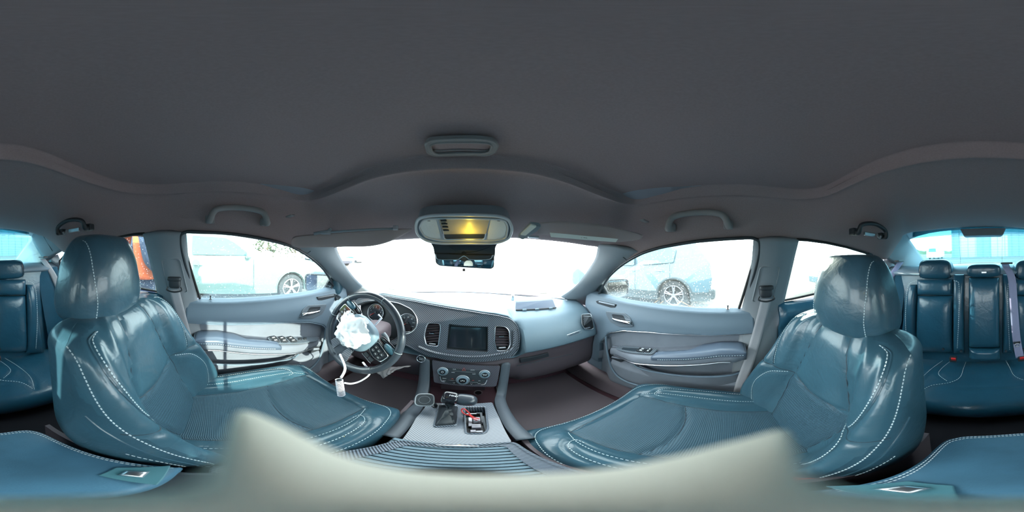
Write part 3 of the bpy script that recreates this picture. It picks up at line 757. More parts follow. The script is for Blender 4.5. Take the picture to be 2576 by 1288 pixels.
# raised lower lip of the trim
tube('trim_lip', cr([T_(*p, .020) for p in ((1052, 872), (1085, 885), (1130, 894), (1190, 898), (1245, 893), (1280, 884), (1293, 868), (1294, 830))], 40), .007, 'carbon', dash, n=10)
def vent(name_, poly, px0, px1, ys, slope, tabpx):
    g = empty('vent'); g.parent = dash; g.matrix_parent_inverse = Matrix.Translation(-dash.location)
    prism('back_panel', [p - DN * .034 for p in poly], -DN * .002, 'black_plastic', g)
    tube('frame', poly, .0022, 'satin', g, closed=True, n=6)
    for y in ys:
        a, b = T_(px0, y - slope, -.006), T_(px1, y + slope, -.006)
        mb = MB(); ax = (b - a); L_ = ax.length; ax.normalize(); R = Matrix((ax, DN, ax.cross(DN))).transposed()
        mb.box((a + b) / 2, (L_, .014, .0022), R @ Matrix.Rotation(.5, 3, 'X')); mb.build('slat', 'dash_lower', g)
    t = T_(*tabpx, .000); mb = MB(); mb.box(t, (.026, .010, .006)); mb.build('slider', 'chrome', g, bevel=.002)
    w_ = T_((px0 + px1) / 2, ys[-1] + 8, -.002); mb = MB(); mb.box(w_, (.034, .008, .008)); mb.build('thumb_wheel', 'satin', g, bevel=.003)
vent('vent', v1, 1071, 1105, [818 + 6.6 * k for k in range(7)], -1.2, (1086, 838))
vent('vent', v2, 1246, 1281, [827 + 6.6 * k for k in range(7)], 0, (1261, 846))
# screen
mesh('screen_bezel', [T_(*p, -.018) for p in ((1124, 814), (1232, 822), (1232, 888), (1118, 882))], [(0, 1, 2, 3)], 'black_plastic', dash, smooth=False)
prism('screen', roundpoly([T_(*p, -.014) for p in ((1135, 822), (1223, 825), (1221, 877), (1129, 872))], .003), -DN * .004, 'screen', dash)
tube('screen_rim', roundpoly([T_(*p, -.013) for p in ((1133, 820), (1224, 824), (1223, 879), (1128, 874))], .003), .0012, 'black_gloss', dash, closed=True, n=6)
# instrument cluster
clb = prism('cluster_back', [p - DN * .055 for p in clu], -DN * .004, 'black_plastic', dash)
holed('cluster_hood', [p - DN * .002 for p in clu], [[p.lerp(sum(clu, Vector()) / len(clu), .06) - DN * .004 for p in clu]], -DN * .05, 'black_plastic', dash)
tube('cluster_ring', [p + DN * .001 for p in clu], .0022, 'satin', dash, closed=True, n=6)
CUP = (DN.cross(Vector((1, 0, 0)))).normalized(); CUP = CUP if CUP.z > 0 else -CUP
for (px, py, rr) in ((946, 786, .052), (1026, 812, .052)):
    c = T_(px, py, -.040); g = disc('gauge', c, DN, rr, .006, 'black_gloss', dash, n=36)
    ring('gauge_ring', c + DN * .008, DN, rr, .0026, 'satin', g)
    mb = MB()
    for k in range(25):
        a = math.radians(-130 + k * 260 / 24); q = Vector((math.sin(a), 0, 0)) + CUP * math.cos(a); ln = .008 if k % 3 == 0 else .004
        ax = q.normalized(); R = Matrix((ax, DN.cross(ax), DN)).transposed(); mb.box(c + DN * .0068 + q * (rr * .84), (ln, .0012, .0008), R)
    mb.build('tick_marks', 'print_white', g)['kind'] = 'stuff'
    for k in range(7):
        a = math.radians(-120 + k * 40); q = Vector((math.sin(a), 0, 0)) + CUP * math.cos(a)
        text('numeral', str(k if px < 1000 else k * 20), c + DN * .0070 + q * (rr * .64), .010, (1, 0, 0), CUP, 'print_white', g)
    a = math.radians(-128); q = Vector((math.sin(a), 0, 0)) + CUP * math.cos(a)
    tube('needle', [c + DN * .010, c + DN * .010 + q * rr * .8], .0012, 'red_plastic', g, n=6)
    disc('needle_hub', c + DN * .008, DN, .006, .005, 'black_plastic', g)
# passenger end vent
def passenger_vent(px0, px1, py0, py1, slats, lean):
    g = empty('vent'); g.parent = dash; g.matrix_parent_inverse = Matrix.Translation(-dash.location)
    P4 = [hitd(px0, py0, .014), hitd(px1 - 4, py0 - 2, .014), hitd(px1, py0 + 8, .014), hitd(px1 + 3, py1 - 4, .014), hitd(px1 - 3, py1, .014), hitd(px0 + 8, py1 - 1, .014), hitd(px0 + 1, py1 - 12, .014)]
    rp = roundpoly(P4, .012, 4)
    n = (P4[2] - P4[0]).cross(P4[5] - P4[0]).normalized(); n = n if n.dot(D(px0, py0)) < 0 else -n
    prism('back_panel', rp, -n * .004, 'black_plastic', g)
    tube('frame', rp, .003, 'satin', g, closed=True, n=6)
    for k in range(slats):
        y = lerp(py0 + 5, py1 - 11, k / (slats - 1)); a, b = hitd(px0 + 3 + k * .6, y - 1, .022), hitd(px1 - 2 + k * .3, y, .022)
        tube('slat', [a, b], .0018, 'pillar', g, n=5)
    m_ = hitd((px0 + px1) / 2, (py0 + py1) / 2 - 2, .024); box('slider', m_, (.026, .008, .005), 'chrome', g, bevel=.001)
    m_ = hitd((px0 + px1) / 2 + 3, py1 - 5, .022); box('thumb_wheel', m_, (.032, .008, .006), 'satin', g, bevel=.001)
    return n
pn = passenger_vent(1463, 1490, 791, 829, 6, 0)
# driver end vent seen through the wheel
g = empty('vent'); g.parent = dash; g.matrix_parent_inverse = Matrix.Translation(-dash.location)
vp = roundpoly([T_(*p, .016) for p in ((868, 768), (888, 766), (888, 778), (880, 786), (870, 778))], .008)
prism('back_panel', vp, DN * .001, 'black_plastic', g); tube('frame', vp, .0035, 'dash_soft', g, closed=True, n=6)
for k in range(3): tube('slat', [T_(871, 770 + 4 * k, .018), T_(886, 769 + 4 * k, .018)], .0012, 'dash_lower', g, n=5)
# badge on the passenger side: lettering in a thin frame
b0, b1, b2, b3 = hitd(1426, 843, .002), hitd(1461, 830, .002), hitd(1463, 836, .002), hitd(1428, 849, .002)
bx = (b1 - b0).normalized(); by = (b0 - b3); by = (by - bx * by.dot(bx)).normalized(); bc = (b0 + b1 + b2 + b3) / 4; bn = bx.cross(by)
if bn.dot(bc) > 0: bn = -bn
tube('badge_frame', roundpoly([b0, b1, b2, b3], .002), .0008, 'satin', dash, closed=True, n=5)
text('badge_lettering', 'CHARGER', bc - D(1444, 840) * .002, .0135, bx, by, 'chrome', dash, extrude=.0006, space=1.1)
# glove box latch and gap
gb = [Y_(1308, 903, .690), Y_(1340, 898, .690), Y_(1380, 888, .690), Y_(1382, 897, .690), Y_(1310, 913, .690)]
prism('glovebox_latch', gb, (0, .012, 0), 'black_plastic', dash, bevel=.002)
b = MB(); b.tube([Y_(1300, 920, .692), Y_(1380, 902, .692), Y_(1440, 890, .700)], .0015, 6); b.build('glovebox_gap', 'seam', dash)
# start button
sc_ = T_(1060, 902, .012); sb_ = disc('start_button', sc_ - DN * .004, DN, .020, .010, 'black_gloss', dash, bevel=.002)
ring('button_ring', sc_ + DN * .006, DN, .019, .0022, 'chrome', sb_)
text('button_lettering', 'START', sc_ + DN * .0064 + CUP * .004, .0062, (1, 0, 0), CUP, 'print_white', sb_); text('button_lettering', 'STOP', sc_ + DN * .0064 - CUP * .004, .0062, (1, 0, 0), CUP, 'print_white', sb_)
# ---- centre stack: climate and audio panel
HP = Vector((0, .690, -.525)); HN = Vector((0, -.14, .062)).normalized(); HU = Vector((0, .062, .14)).normalized()
def K_(px, py, off=0.0): return PL(px, py, HP + HN * off, HN)
hp = roundpoly([K_(*p, .010) for p in ((1086, 905), (1259, 920), (1249, 973), (1091, 963))], .010)
prism('climate_panel', hp, -HN * .03, 'carbon_dark', dash, bevel=.002)
ip = roundpoly([K_(*p, .0125) for p in ((1110, 922), (1222, 932), (1226, 960), (1190, 969), (1130, 965), (1106, 955), (1102, 935))], .006)
prism('control_plate', ip, -HN * .004, 'black_plastic', dash, bevel=.001)
for (px, py, rr, body) in ((1114, 934, .020, '\u00b7'), (1219, 941, .020, 'BROWSE'), (1164, 956, .024, '\u00b7')):
    c = K_(px, py, .012); kn = disc('knob', c, HN, rr, .014, 'dash_soft', dash, bevel=.003, r2=rr * .88, n=36)
    ring('knob_ring', c + HN * .002, HN, rr * 1.06, .0022, 'satin', kn); disc('knob_cap', c + HN * .0142, HN, rr * .62, .001, 'black_gloss', kn)
    if body == 'BROWSE':
        text('knob_lettering', 'BROWSE', c + HN * .0156 + HU * .003, .0048, (1, 0, 0), HU, 'print_white', kn); text('knob_lettering', 'ENTER', c + HN * .0156 - HU * .003, .0048, (1, 0, 0), HU, 'print_white', kn)
    elif px == 1114: ring('knob_symbol', c + HN * .0156, HN, .0045, .0007, 'print_white', kn, n=20)
    else:
        for s_ in (-1, 0, 1): disc('knob_symbol', c + HN * .0152 + Vector((s_ * .006, 0, 0)) + HU * (.002 if s_ == 0 else 0), HN, .0024, .0006, 'print_white', kn, n=10)
tri = [K_(1167, 925, .0145), K_(1163, 932, .0145), K_(1171, 932, .0145)]
tube('hazard_triangle', tri, .0009, 'print_red', dash, closed=True, n=5)
tube('chrome_bar', [K_(1139, 933, .014), K_(1196, 937, .014)], .0012, 'satin', dash, n=6)
tube('chrome_bar', [K_(1127, 956, .014), K_(1148, 958, .014)], .0012, 'satin', dash, n=6); tube('chrome_bar', [K_(1181, 961, .014), K_(1202, 962, .014)], .0012, 'satin', dash, n=6)
tube('chrome_bracket', cr([K_(1107, 947, .014), K_(1110, 958, .014), K_(1118, 961, .014)], 10), .0016, 'satin', dash, n=6)
tube('chrome_bracket', cr([K_(1225, 956, .014), K_(1220, 966, .014), K_(1210, 968, .014)], 10), .0016, 'satin', dash, n=6)
for px, py, t_ in ((1143, 929, 'MUTE'), (1189, 931, 'SCREEN'), (1140, 937, 'BACK'), (1192, 941, 'TUNE'), (1118, 952, 'FRONT'), (1117, 958, 'REAR'), (1206, 958, 'A/C'), (1205, 965, 'MAX')):
    text('key_lettering', t_, K_(px, py, .0145), .0050, (1, 0, 0), HU, 'print_white', dash)
for px, py, s_ in ((1138, 953, 1), (1190, 957, 1), (1142, 963, -1), (1186, 966, -1)):
    c = K_(px, py, .0145); tube('arrow_mark', [c + Vector((-.004, 0, 0)) - HU * .002 * s_, c + HU * .002 * s_, c + Vector((.004, 0, 0)) - HU * .002 * s_], .0006, 'print_red' if s_ > 0 else 'print_white', dash, n=4)
# cubby under the stack
prism('stack_cubby', [Vector((x, .74, z)) for x, z in ((-.11, -.65), (.09, -.65), (.09, -.80), (-.11, -.80))], (0, .01, 0), 'dash_lower', dash)
c = Y_(1203, 988, .735); ring('socket_ring', c, (0, -1, .2), .018, .002, 'satin', dash); disc('power_socket', c, (0, -1, .2), .014, .004, 'black_gloss', dash)
# stack side cheeks running down to the console
for s_, pts_ in ((1, [K_(1262, 915, .0), K_(1250, 985, .0), Y_(1245, 1010, .55), Z_(1262, 1060, -.655), Z_(1300, 1108, -.64)]), (-1, [K_(1080, 905, .0), K_(1078, 965, .0), Y_(1068, 1010, .55), Z_(1045, 1050, -.655), Z_(998, 1104, -.64)])):
    cs = cr(pts_, 30); vs = []
    prof = [(0, -.06), (0, 0), (.012, .008), (.030, .006), (.040, -.008), (.044, -.10)]
    for p in cs:
        for a, h in prof: vs.append(p + Vector((s_ * a, -h * .3, h)))
    mesh('console_cheek', vs, grid_faces(30, len(prof)), 'console_trim', dash, solid=.004)
# ---- dash cowl object on the passenger side: a small dark sign holder
o_ = thing('dash_holder', 'flat dark grey folder lying on the sunlit passenger side of the dashboard', 'holder', hitd(1345, 790))
p0, p1, p2, p3 = hitd(1298, 762, .0), hitd(1392, 756, .0), hitd(1398, 776, .0), hitd(1297, 782, .0)
p2 += Vector((0, 0, .006)); p3 += Vector((0, 0, .006))
p0 = R_(1298, 760, math.hypot(p3.x, p3.y) + .035); p1 = R_(1391, 754, math.hypot(p2.x, p2.y) + .035)
prism('cover', roundpoly([p0, p1, p2, p3], .006), (0, .012, .006), 'armrest_vinyl', o_, bevel=.002)
fr = MB(); fr.tube([p3 + Vector((0, -.004, .0)), p2 + Vector((0, -.004, .0))], .0045, 8); fr.build('spine', 'black_plastic', o_)
for f_ in (.2, .5, .85): box('snap', p3.lerp(p2, f_) + Vector((0, -.008, .001)), (.022, .010, .010), 'dash_soft', o_, bevel=.002)
o_ = thing('sensor_pod', 'small grey sensor pod clipped at the base of the windshield', 'sensor', R_(1291, 750, 1.06))
superell('body', R_(1290, 748, 1.06), (.012, .014, .020), 'satin', o_, .7, .7); box('clip', R_(1287, 758, 1.05), (.008, .012, .012), 'black_plastic', o_, bevel=.002)

# ================================================================ CENTRE CONSOLE
con = thing('center_console', 'centre console between the seats with carbon weave top and ribbed sliding cover', 'console', (XC, .2, -.9))
def CT(px, py, off=0.0):
    P0 = Vector((0, .30, -.625)); N_ = Vector((0, .11, 1)).normalized(); return PL(px, py, P0 + N_ * off, N_)
CN = Vector((0, .11, 1)).normalized()
outl = roundpoly([CT(*p) for p in ((1078, 1012), (1238, 1012), (1256, 1050), (1288, 1112), (1010, 1108), (1046, 1052))], .008, 3)
boot = roundpoly([CT(*p) for p in ((1103, 1018), (1153, 1022), (1147, 1070), (1092, 1074))], .006, 3)
binh = roundpoly([CT(*p) for p in ((1168, 1024), (1222, 1024), (1228, 1080), (1218, 1091), (1171, 1091))], .010, 3)
holed('carbon_top', outl, [boot, binh], -CN * .06, 'carbon_flat', con)
tube('boot_frame', [p + CN * .001 for p in boot], .004, 'carbon_flat', con, closed=True, n=6); tube('bin_frame', [p + CN * .001 for p in binh], .003, 'carbon_flat', con, closed=True, n=6)
prism('bin_floor', [p - CN * .045 for p in binh], -CN * .004, 'black_plastic', con)
prism('bin_floor', [p - CN * .045 for p in boot], -CN * .004, 'black_plastic', con)
# fittings in the open bin
random.seed(3)
for px, py, sx, sy, h, m_ in ((1183, 1060, .010, .05, .022, 'silver_paint'), (1199, 1056, .018, .022, .040, 'white_plastic'), (1198, 1072, .022, .020, .036, 'white_plastic'), (1212, 1050, .006, .060, .030, 'pillar'),
                              (1190, 1084, .012, .012, .030, 'white_plastic'), (1206, 1085, .016, .010, .028, 'silver_paint'), (1186, 1040, .03, .006, .026, 'satin'), (1205, 1038, .02, .008, .026, 'satin'), (1219, 1066, .006, .09, .028, 'pillar')):
    p = CT(px, py, -.03); b = MB(); b.box(p - CN * .012, (sx, sy, h)); b.build('fitting', m_, con, bevel=.001)
b = MB(); b.box(CT(1199, 1062, -.008), (.006, .008, .004)); b.build('fitting', 'black_plastic', con)
# side walls and tambour tray
tz = -.605
def TZ(px, py, off=0.0): return Z_(px, py, tz + off)
fr_out = [TZ(1003, 1108), TZ(1292, 1112), Vector((.105, .17, tz)), Vector((.118, .00, tz)), Vector((-.158, .00, tz)), Vector((-.145, .17, tz))]
fr_in = [TZ(1022, 1118), TZ(1272, 1120), Vector((.078, .17, tz)), Vector((.080, .02, tz)), Vector((-.122, .02, tz)), Vector((-.116, .17, tz))]
holed('cover_frame', roundpoly(fr_out, .014, 4), [roundpoly(fr_in, .014, 4)], (0, 0, -.05), 'carbon_flat', con)
tube('cover_frame_edge', roundpoly(fr_out, .014, 4), .004, 'carbon_flat', con, closed=True, n=6)
xl, xr = -.120, .082
for k in range(20):
    y = .262 - k * .0125
    b = MB(); b.box(((xl + xr) / 2, y, tz - .006), (xr - xl - .006, .0100, .006)); b.build('tambour_slat', 'dash_soft', con, bevel=.002)
box('tambour_base', ((xl + xr) / 2, .14, tz - .014), (xr - xl, .26, .006), 'seam', con)
hc = TZ(1150, 1122, .002); b = MB(); b.tube([hc + Vector((-.034, 0, 0)), hc + Vector((0, -.001, .001)), hc + Vector((.034, 0, 0))], lambda t: .0012 + .0045 * math.sin(PI * t), 10); b.build('cover_pull', 'satin', con)
for sx in (-.165, .125):
    mesh('console_side', [(sx, .52, -.68), (sx, .0, -.62), (sx, -.30, -.60), (sx, -.30, -.92), (sx, .52, -.92)], [(0, 1, 2, 3, 4)], 'dash_lower', con, smooth=False, solid=.012)
box('console_rear', (XC - .01, -.235, -.76), (.20, .03, .32), 'black_plastic', con, bevel=.01)
b = MB(); b.box((XC - .005, -.10, -.60), (.20, .26, .10)); b.build('armrest_base', 'black_plastic', con, bevel=.01)
# armrest lid
lid = thing('armrest_lid', 'dark blue leather armrest lid with white edge stitching behind the camera stand', 'armrest', (XC, -.15, -.55))
LZ = -.53
lo_ = [Vector((x, y, LZ)) for x, y in ((-.133, -.03), (-.133, -.20), (-.115, -.262), (-.06, -.272), (0, -.272), (.05, -.262), (.073, -.215), (.073, -.03))]
lo_ = cr(lo_, 64, closed=False)
top_f = lambda p, k: Vector((p.x, p.y, LZ)).lerp(Vector((-.03, -.14, LZ)), k)
rings_ = []
for k, dz in ((0.0, -.045), (-.02, -.030), (-.01, -.010), (.03, -.002), (.10, .001), (.3, .004), (.6, .005), (1.0, .005)):
    rings_.append([top_f(p, k) + Vector((0, 0, dz)) for p in lo_])
vs = [p for r in rings_ for p in r]; n_ = 64
fs = [(a * n_ + i, a * n_ + (i + 1) % n_, (a + 1) * n_ + (i + 1) % n_, (a + 1) * n_ + i) for a in range(len(rings_) - 1) for i in range(n_)] + [tuple(range(n_))]
mesh('cushion', vs, fs, 'lid_leather', lid, recalc=True)
for off in (.045, .085):
    st = MB(); stitch_mb(st, [top_f(p, off) + Vector((0, 0, .001 - (off < .06) * .001)) for p in lo_[:]], (0, 0, 1), dash=.0042, gap=.0022, w_=.0009, lift=.0006); st.build('edge_stitching', 'stitch', lid, smooth=False)['kind'] = 'stuff'
for cx, cy, rz in ((-.098, -.058, .15), (.045, -.066, -.2)):
    b = MB(); Rz = Matrix.Rotation(rz, 3, 'Z')
    wp = [Rz @ Vector(p) + Vector((cx, cy, LZ + .004)) for p in ((-.014, -.022, 0), (.016, -.022, 0), (.032, .024, 0), (-.034, .024, 0))]
    b.prism(wp, (0, 0, .003)); lt = b.build('latch_plate', 'latch_teal', lid, bevel=.001)
    pillow('latch_button', *[Rz @ Vector(p) + Vector((cx, cy, LZ + .0075)) for p in ((-.008, -.010, 0), (.009, -.010, 0), (.011, .010, 0), (-.010, .010, 0))], .005, 'satin', lt, nu=10, nv=8, back=.002)
# ---- gear shifter
gs = thing('gear_shifter', 'T-shaped leather gear lever with a black fabric boot', 'gear lever', CT(1122, 1045))
bc0 = sum(boot, Vector()) / len(boot); stem = Y_(1132, 1015, .445)
bt = []
for a in range(14):
    t = a / 13; ring_ = []
    for i in range(48):
        p = boot[int(i * len(boot) / 48) % len(boot)]; q = stem + Vector((math.cos(i / 48 * 2 * PI) * .014, -math.sin(i / 48 * 2 * PI) * .014, 0))
        f = p.lerp(q, t ** .8) + (p - bc0) * (-.10 * math.sin(PI * t)); f += Vector((math.sin(i * 1.7 + t * 7), math.cos(i * 1.3 + t * 5), 0)) * .0045 * math.sin(PI * t) * (1 + .5 * math.sin(i * .9))
        f.z += .006 * math.sin(PI * t); ring_.append(f)
    bt.append(ring_)
vs = [p for r in bt for p in r]; fs = [(a * 48 + i, a * 48 + (i + 1) % 48, (a + 1) * 48 + (i + 1) % 48, (a + 1) * 48 + i) for a in range(13) for i in range(48)]
mesh('boot', vs, fs, 'black_plastic', gs, solid=.001)
ha, hb_ = Y_(1116, 998, .455), Y_(1194, 1008, .455)
hm = (ha + hb_) / 2; hx = (hb_ - ha).normalized()
R = Matrix((hx, Vector((0, 1, .25)).normalized(), hx.cross(Vector((0, 1, .25))).normalized())).transposed()
tube('stem', [stem + Vector((0, 0, -.01)), Y_(1134, 1008, .452)], .011, 'black_plastic', gs, n=12)
superell('grip', hm + hx * .018, ((hb_ - ha).length * .38, .025, .022), 'wheel_leather', gs, .75, .75, R=R)
superell('grip_cap', ha.lerp(hb_, .20), ((hb_ - ha).length * .26, .0245, .0215), 'black_gloss', gs, .45, .5, R=R)
tube('release_button', [ha.lerp(hb_, -.04), ha.lerp(hb_, .04)], .010, 'satin', gs, n=14)
for k, ch in enumerate('PRND'):
    text('gear_lettering', ch, ha.lerp(hb_, .16 + .07 * k) + R @ Vector((0, 0, .0212)), .009, hx, Vector((0, 1, .3)), 'print_white', gs)
# ---- charging phone mount
pm = thing('phone_mount', 'round-cornered magnetic phone mount on a short arm, silver rim', 'phone mount', Z_(1085, 1018, -.64))
pc = Y_(1068, 1006, .46); pn_ = (-D(1068, 1006) + Vector((-.25, 0, .1))).normalized(); px_ = Vector((1, .25, 0)); px_ = (px_ - pn_ * px_.dot(pn_)).normalized(); py_ = pn_.cross(px_)
sq = [pc + px_ * a * .030 + py_ * b * .030 for a, b in ((-1, -1), (1, -1), (1, 1), (-1, 1))]
prism('plate', roundpoly(sq, .022, 6), -pn_ * .008, 'satin', pm, bevel=.001)
prism('face', roundpoly([pc.lerp(q, .86) + pn_ * .0006 for q in sq], .018, 6), pn_ * .001, 'black_plastic', pm)
ring('face_ring', pc + pn_ * .0018, pn_, .017, .0006, 'pillar', pm)
tube('arm', [pc - pn_ * .008, pc + Vector((.030, .010, -.035)), Z_(1098, 1022, -.645)], .006, 'black_plastic', pm); disc('foot', Z_(1098, 1022, -.648), (0, 0, 1), .016, .008, 'black_plastic', pm, bevel=.002)
# ---- red cord hanging from the shifter into the bin
rc = thing('red_lanyard', 'red looped cord lying in the open console bin', 'cord', CT(1180, 1045))
lp1 = cr([CT(1161, 1032, .012), CT(1166, 1028, .020), CT(1175, 1034, .014), CT(1182, 1042, .002), CT(1176, 1044, .000), CT(1166, 1040, .008)], 26, closed=True)
tube('loop', lp1, .0022, 'red_wire', rc, closed=True, n=7)
tube('tail', cr([CT(1181, 1042, .000), CT(1192, 1050, -.008), CT(1206, 1054, -.016)], 16), .0024, 'red_wire', rc, n=7); tube('tail', cr([CT(1180, 1044, .000), CT(1190, 1053, -.010), CT(1200, 1057, -.018)], 16), .0020, 'red_wire', rc, n=7)
# ================================================================ STEERING WHEEL
WC = Vector((-.406, .530, -.352)); 
WN = Vector((.03, -.93, .37)).normalized()
WX = Vector((1, 0, 0)); WX = (WX - WN * WX.dot(WN)).normalized(); WY = WN.cross(WX)
WR = math.radians(-33)
def w2(x, y, z=0.0, rot=True):
    if rot: x, y = x * math.cos(WR) - y * math.sin(WR), x * math.sin(WR) + y * math.cos(WR)
    return WC + WX * x + WY * y + WN * z
wh = thing('steering_wheel', 'leather steering wheel with the airbag burst out of its hub', 'steering wheel', WC)
RO = .178
tube('rim', [w2(RO * math.cos(t), RO * math.sin(t) * .985) for t in [k / 72 * 2 * PI for k in range(72)]], .0155, 'wheel_leather', wh, closed=True, n=16)
for k in (20, 100, 160, 200, 262, 320):
    a = math.radians(k); ring('rim_seam', w2(RO * math.cos(a), RO * math.sin(a) * .985), w2(-math.sin(a), math.cos(a)) - WC, .0158, .0006, 'stitch', wh, n=24)
# lower thicker leather part of the rim
tube('rim_grip', [w2(RO * math.cos(t), RO * math.sin(t) * .985) for t in [math.radians(205 + k * 5) for k in range(27)]], .0172, 'wheel_leather', wh, n=16)
def wpoly(name, pts, z0, th, m, parent=wh, r=.008, bevel=.002): return prism(name, roundpoly([w2(x, y, z0) for x, y in pts], r, 5), WN * th, m, parent, bevel=bevel)
# hub and torn cover
superell('airbag_cover', w2(0, .0, .012), (.083, .070, .034), 'dash_soft', wh, .55, .7, R=Matrix((w2(1, 0) - WC, w2(0, 1) - WC, WN)).transposed())
superell('hub', w2(0, -.02, -.012), (.070, .060, .034), 'black_plastic', wh, .6, .7, R=Matrix((w2(1, 0) - WC, w2(0, 1) - WC, WN)).transposed())
# spokes
wpoly('spoke', [(-.168, .030), (-.070, .045), (-.070, -.020), (-.120, -.030), (-.170, -.018)], -.006, .014, 'black_plastic')
wpoly('spoke', [(.168, .030), (.070, .045), (.070, -.020), (.120, -.030), (.170, -.018)], -.006, .014, 'black_plastic')
wpoly('spoke', [(-.040, -.060), (.040, -.060), (.062, -.150), (.058, -.172), (-.058, -.172), (-.062, -.150)], -.006, .012, 'wheel_leather')
for s_ in (-1, 1):
    wpoly('spoke_inlay', [(s_ * .020, -.085), (s_ * .046, -.085), (s_ * .066, -.135), (s_ * .066, -.160), (s_ * .022, -.160)], .006, .003, 'carbon')
# button pads on both side spokes
for s_ in (-1, 1):
    pad_ = wpoly('button_pad', [(s_ * .158, .028), (s_ * .084, .040), (s_ * .082, -.012), (s_ * .120, -.022), (s_ * .156, -.014)], .008, .006, 'black_gloss', r=.010)
    tube('pad_rim', roundpoly([w2(x, y, .0145) for x, y in ((s_ * .158, .028), (s_ * .084, .040), (s_ * .082, -.012), (s_ * .120, -.022), (s_ * .156, -.014))], .01, 5), .0012, 'satin', wh, closed=True, n=5)
    for i in range(3):
        for j in range(2):
            x = s_ * (.098 + i * .019); y = .012 - j * .019 + .003 * (2 - i)
            b_ = wpoly('button', [(x - .008, y - .007), (x + .008, y - .007), (x + .008, y + .007), (x - .008, y + .007)], .0135, .003, 'black_plastic', parent=pad_, r=.002, bevel=.0006)
            wpoly('button_mark', [(x - .003, y - .001), (x + .003, y - .001), (x + .003, y + .001), (x - .003, y + .001)], .0166, .0003, 'print_white', parent=b_, r=.0005, bevel=0)
    # second key strip beneath
    for i in range(2):
        x = s_ * (.095 + i * .026)
        wpoly('button', [(x - .011, -.048), (x + .011, -.048), (x + .011, -.030), (x - .011, -.030)], .004, .008, 'black_plastic', r=.002)
    tube('chrome_strip', [w2(s_ * .078, -.052, .010), w2(s_ * .135, -.052, .010)], .0016, 'satin', wh, n=6)
    superell('shift_paddle', w2(s_ * .112, .052, -.010), (.040, .012, .005), 'black_gloss', wh, .6, .6, R=Matrix((w2(1, .0) - WC, w2(0, 1) - WC, WN)).transposed())
    superell('thumb_rest', w2(s_ * .138, .046, .002), (.030, .013, .013), 'leather', wh, .8, .8, R=Matrix((w2(1, -.1 * s_) - WC, w2(.1 * s_, 1) - WC, WN)).transposed())
# steering column shroud behind
col = thing('steering_column', 'grey steering column shroud with two stalks behind the wheel', 'steering column', WC + Vector((0, .12, -.06)))
superell('shroud', WC - WN * .10 + Vector((0, 0, -.008)), (.062, .10, .050), 'dash_lower', col, .5, .5)
tube('stalk', [WC - WN * .055, w2(-.075, .10, -.055, False), w2(-.080, .118, -.05, False)], lambda t: .0045 + .003 * (t > .8), 'white_plastic', col, n=8)
tube('stalk', [WC - WN * .055, w2(.05, .085, -.055, False), w2(.032, .098, -.05, False)], .0045, 'white_plastic', col, n=8)
tube('cover_tear', cr([w2(.085, .02, -.03, False), w2(.105, .0, -.03, False), w2(.11, -.035, -.035, False), w2(.09, -.06, -.04, False)], 16), .010, 'pillar', col, n=8)
# deployed airbag, crumpled in the hub
ab = thing('deployed_airbag', 'crumpled white deflated airbag bulging from the steering wheel hub', 'airbag', WC + WN * .05)
random.seed(11)
def crum(v, am, sc):
    n1 = noise.noise(v * sc); n2 = noise.noise(v * sc * 2.3 + Vector((3, 1, 2))); n3 = abs(noise.noise(v * sc * 1.6 + Vector((9, 4, 1))))
    return 1 + am * (n1 + .5 * n2 - 1.0 * n3)
Rw = Matrix((WX, WY, WN)).transposed(); vs = []; nu, nv = 72, 48
for i in range(nu):
    t = i / nu * 2 * PI
    for j in range(nv):
        f = -PI / 2 + PI * j / (nv - 1); d = Vector((math.cos(f) * math.cos(t), math.cos(f) * math.sin(t), math.sin(f)))
        k = crum(d, .24, 2.1); s_ = 1 + .10 * math.cos(5 * t + 1) * math.cos(f)
        v = Vector((d.x * .080 * k * s_, d.y * .072 * k * s_, d.z * .040 * (1 + .6 * (k - 1)))); vs.append(Rw @ v + w2(-.012, .002, .048, False))
mesh('fabric', vs, grid_faces(nu, nv, True), 'airbag', ab, recalc=True)
vs = []
for i in range(40):
    t = i / 40 * 2 * PI
    for j in range(24):
        f = -PI / 2 + PI * j / 23; d = Vector((math.cos(f) * math.cos(t), math.cos(f) * math.sin(t), math.sin(f))); k = crum(d, .4, 2.4)
        v = Vector((d.x * .030 * k, d.y * .052 * k, d.z * .022 * k)); vs.append(Rw @ v + w2(-.070, .032, .026, False))
mesh('fabric_fold', vs, grid_faces(40, 24, True), 'airbag', ab, recalc=True)
# knee airbag cloth under the column
kb = []
for i in range(40):
    for j in range(18):
        u, v = i / 39, j / 17
        p = Y_(lerp(935, 1033, u), 0, .60) if False else None
        a = Y_(lerp(940, 1034, u), lerp(925, 921, u), .66); b = Y_(lerp(965, 1000, u), lerp(952, 928, u) , .60)
        q = a.lerp(b, v); q += Vector((0, -.012, .006)) * math.sin(u * 26 + v * 5) * (1 - abs(2 * u - 1)) + Vector((0, -.01, 0)) * noise.noise(Vector((u * 5, v * 3, 0))); kb.append(q)
kn_ = mesh('knee_airbag', kb, grid_faces(40, 18), 'airbag_grey', None, solid=.002); tag(kn_, 'crumpled grey knee airbag cloth hanging below the steering column', 'airbag')
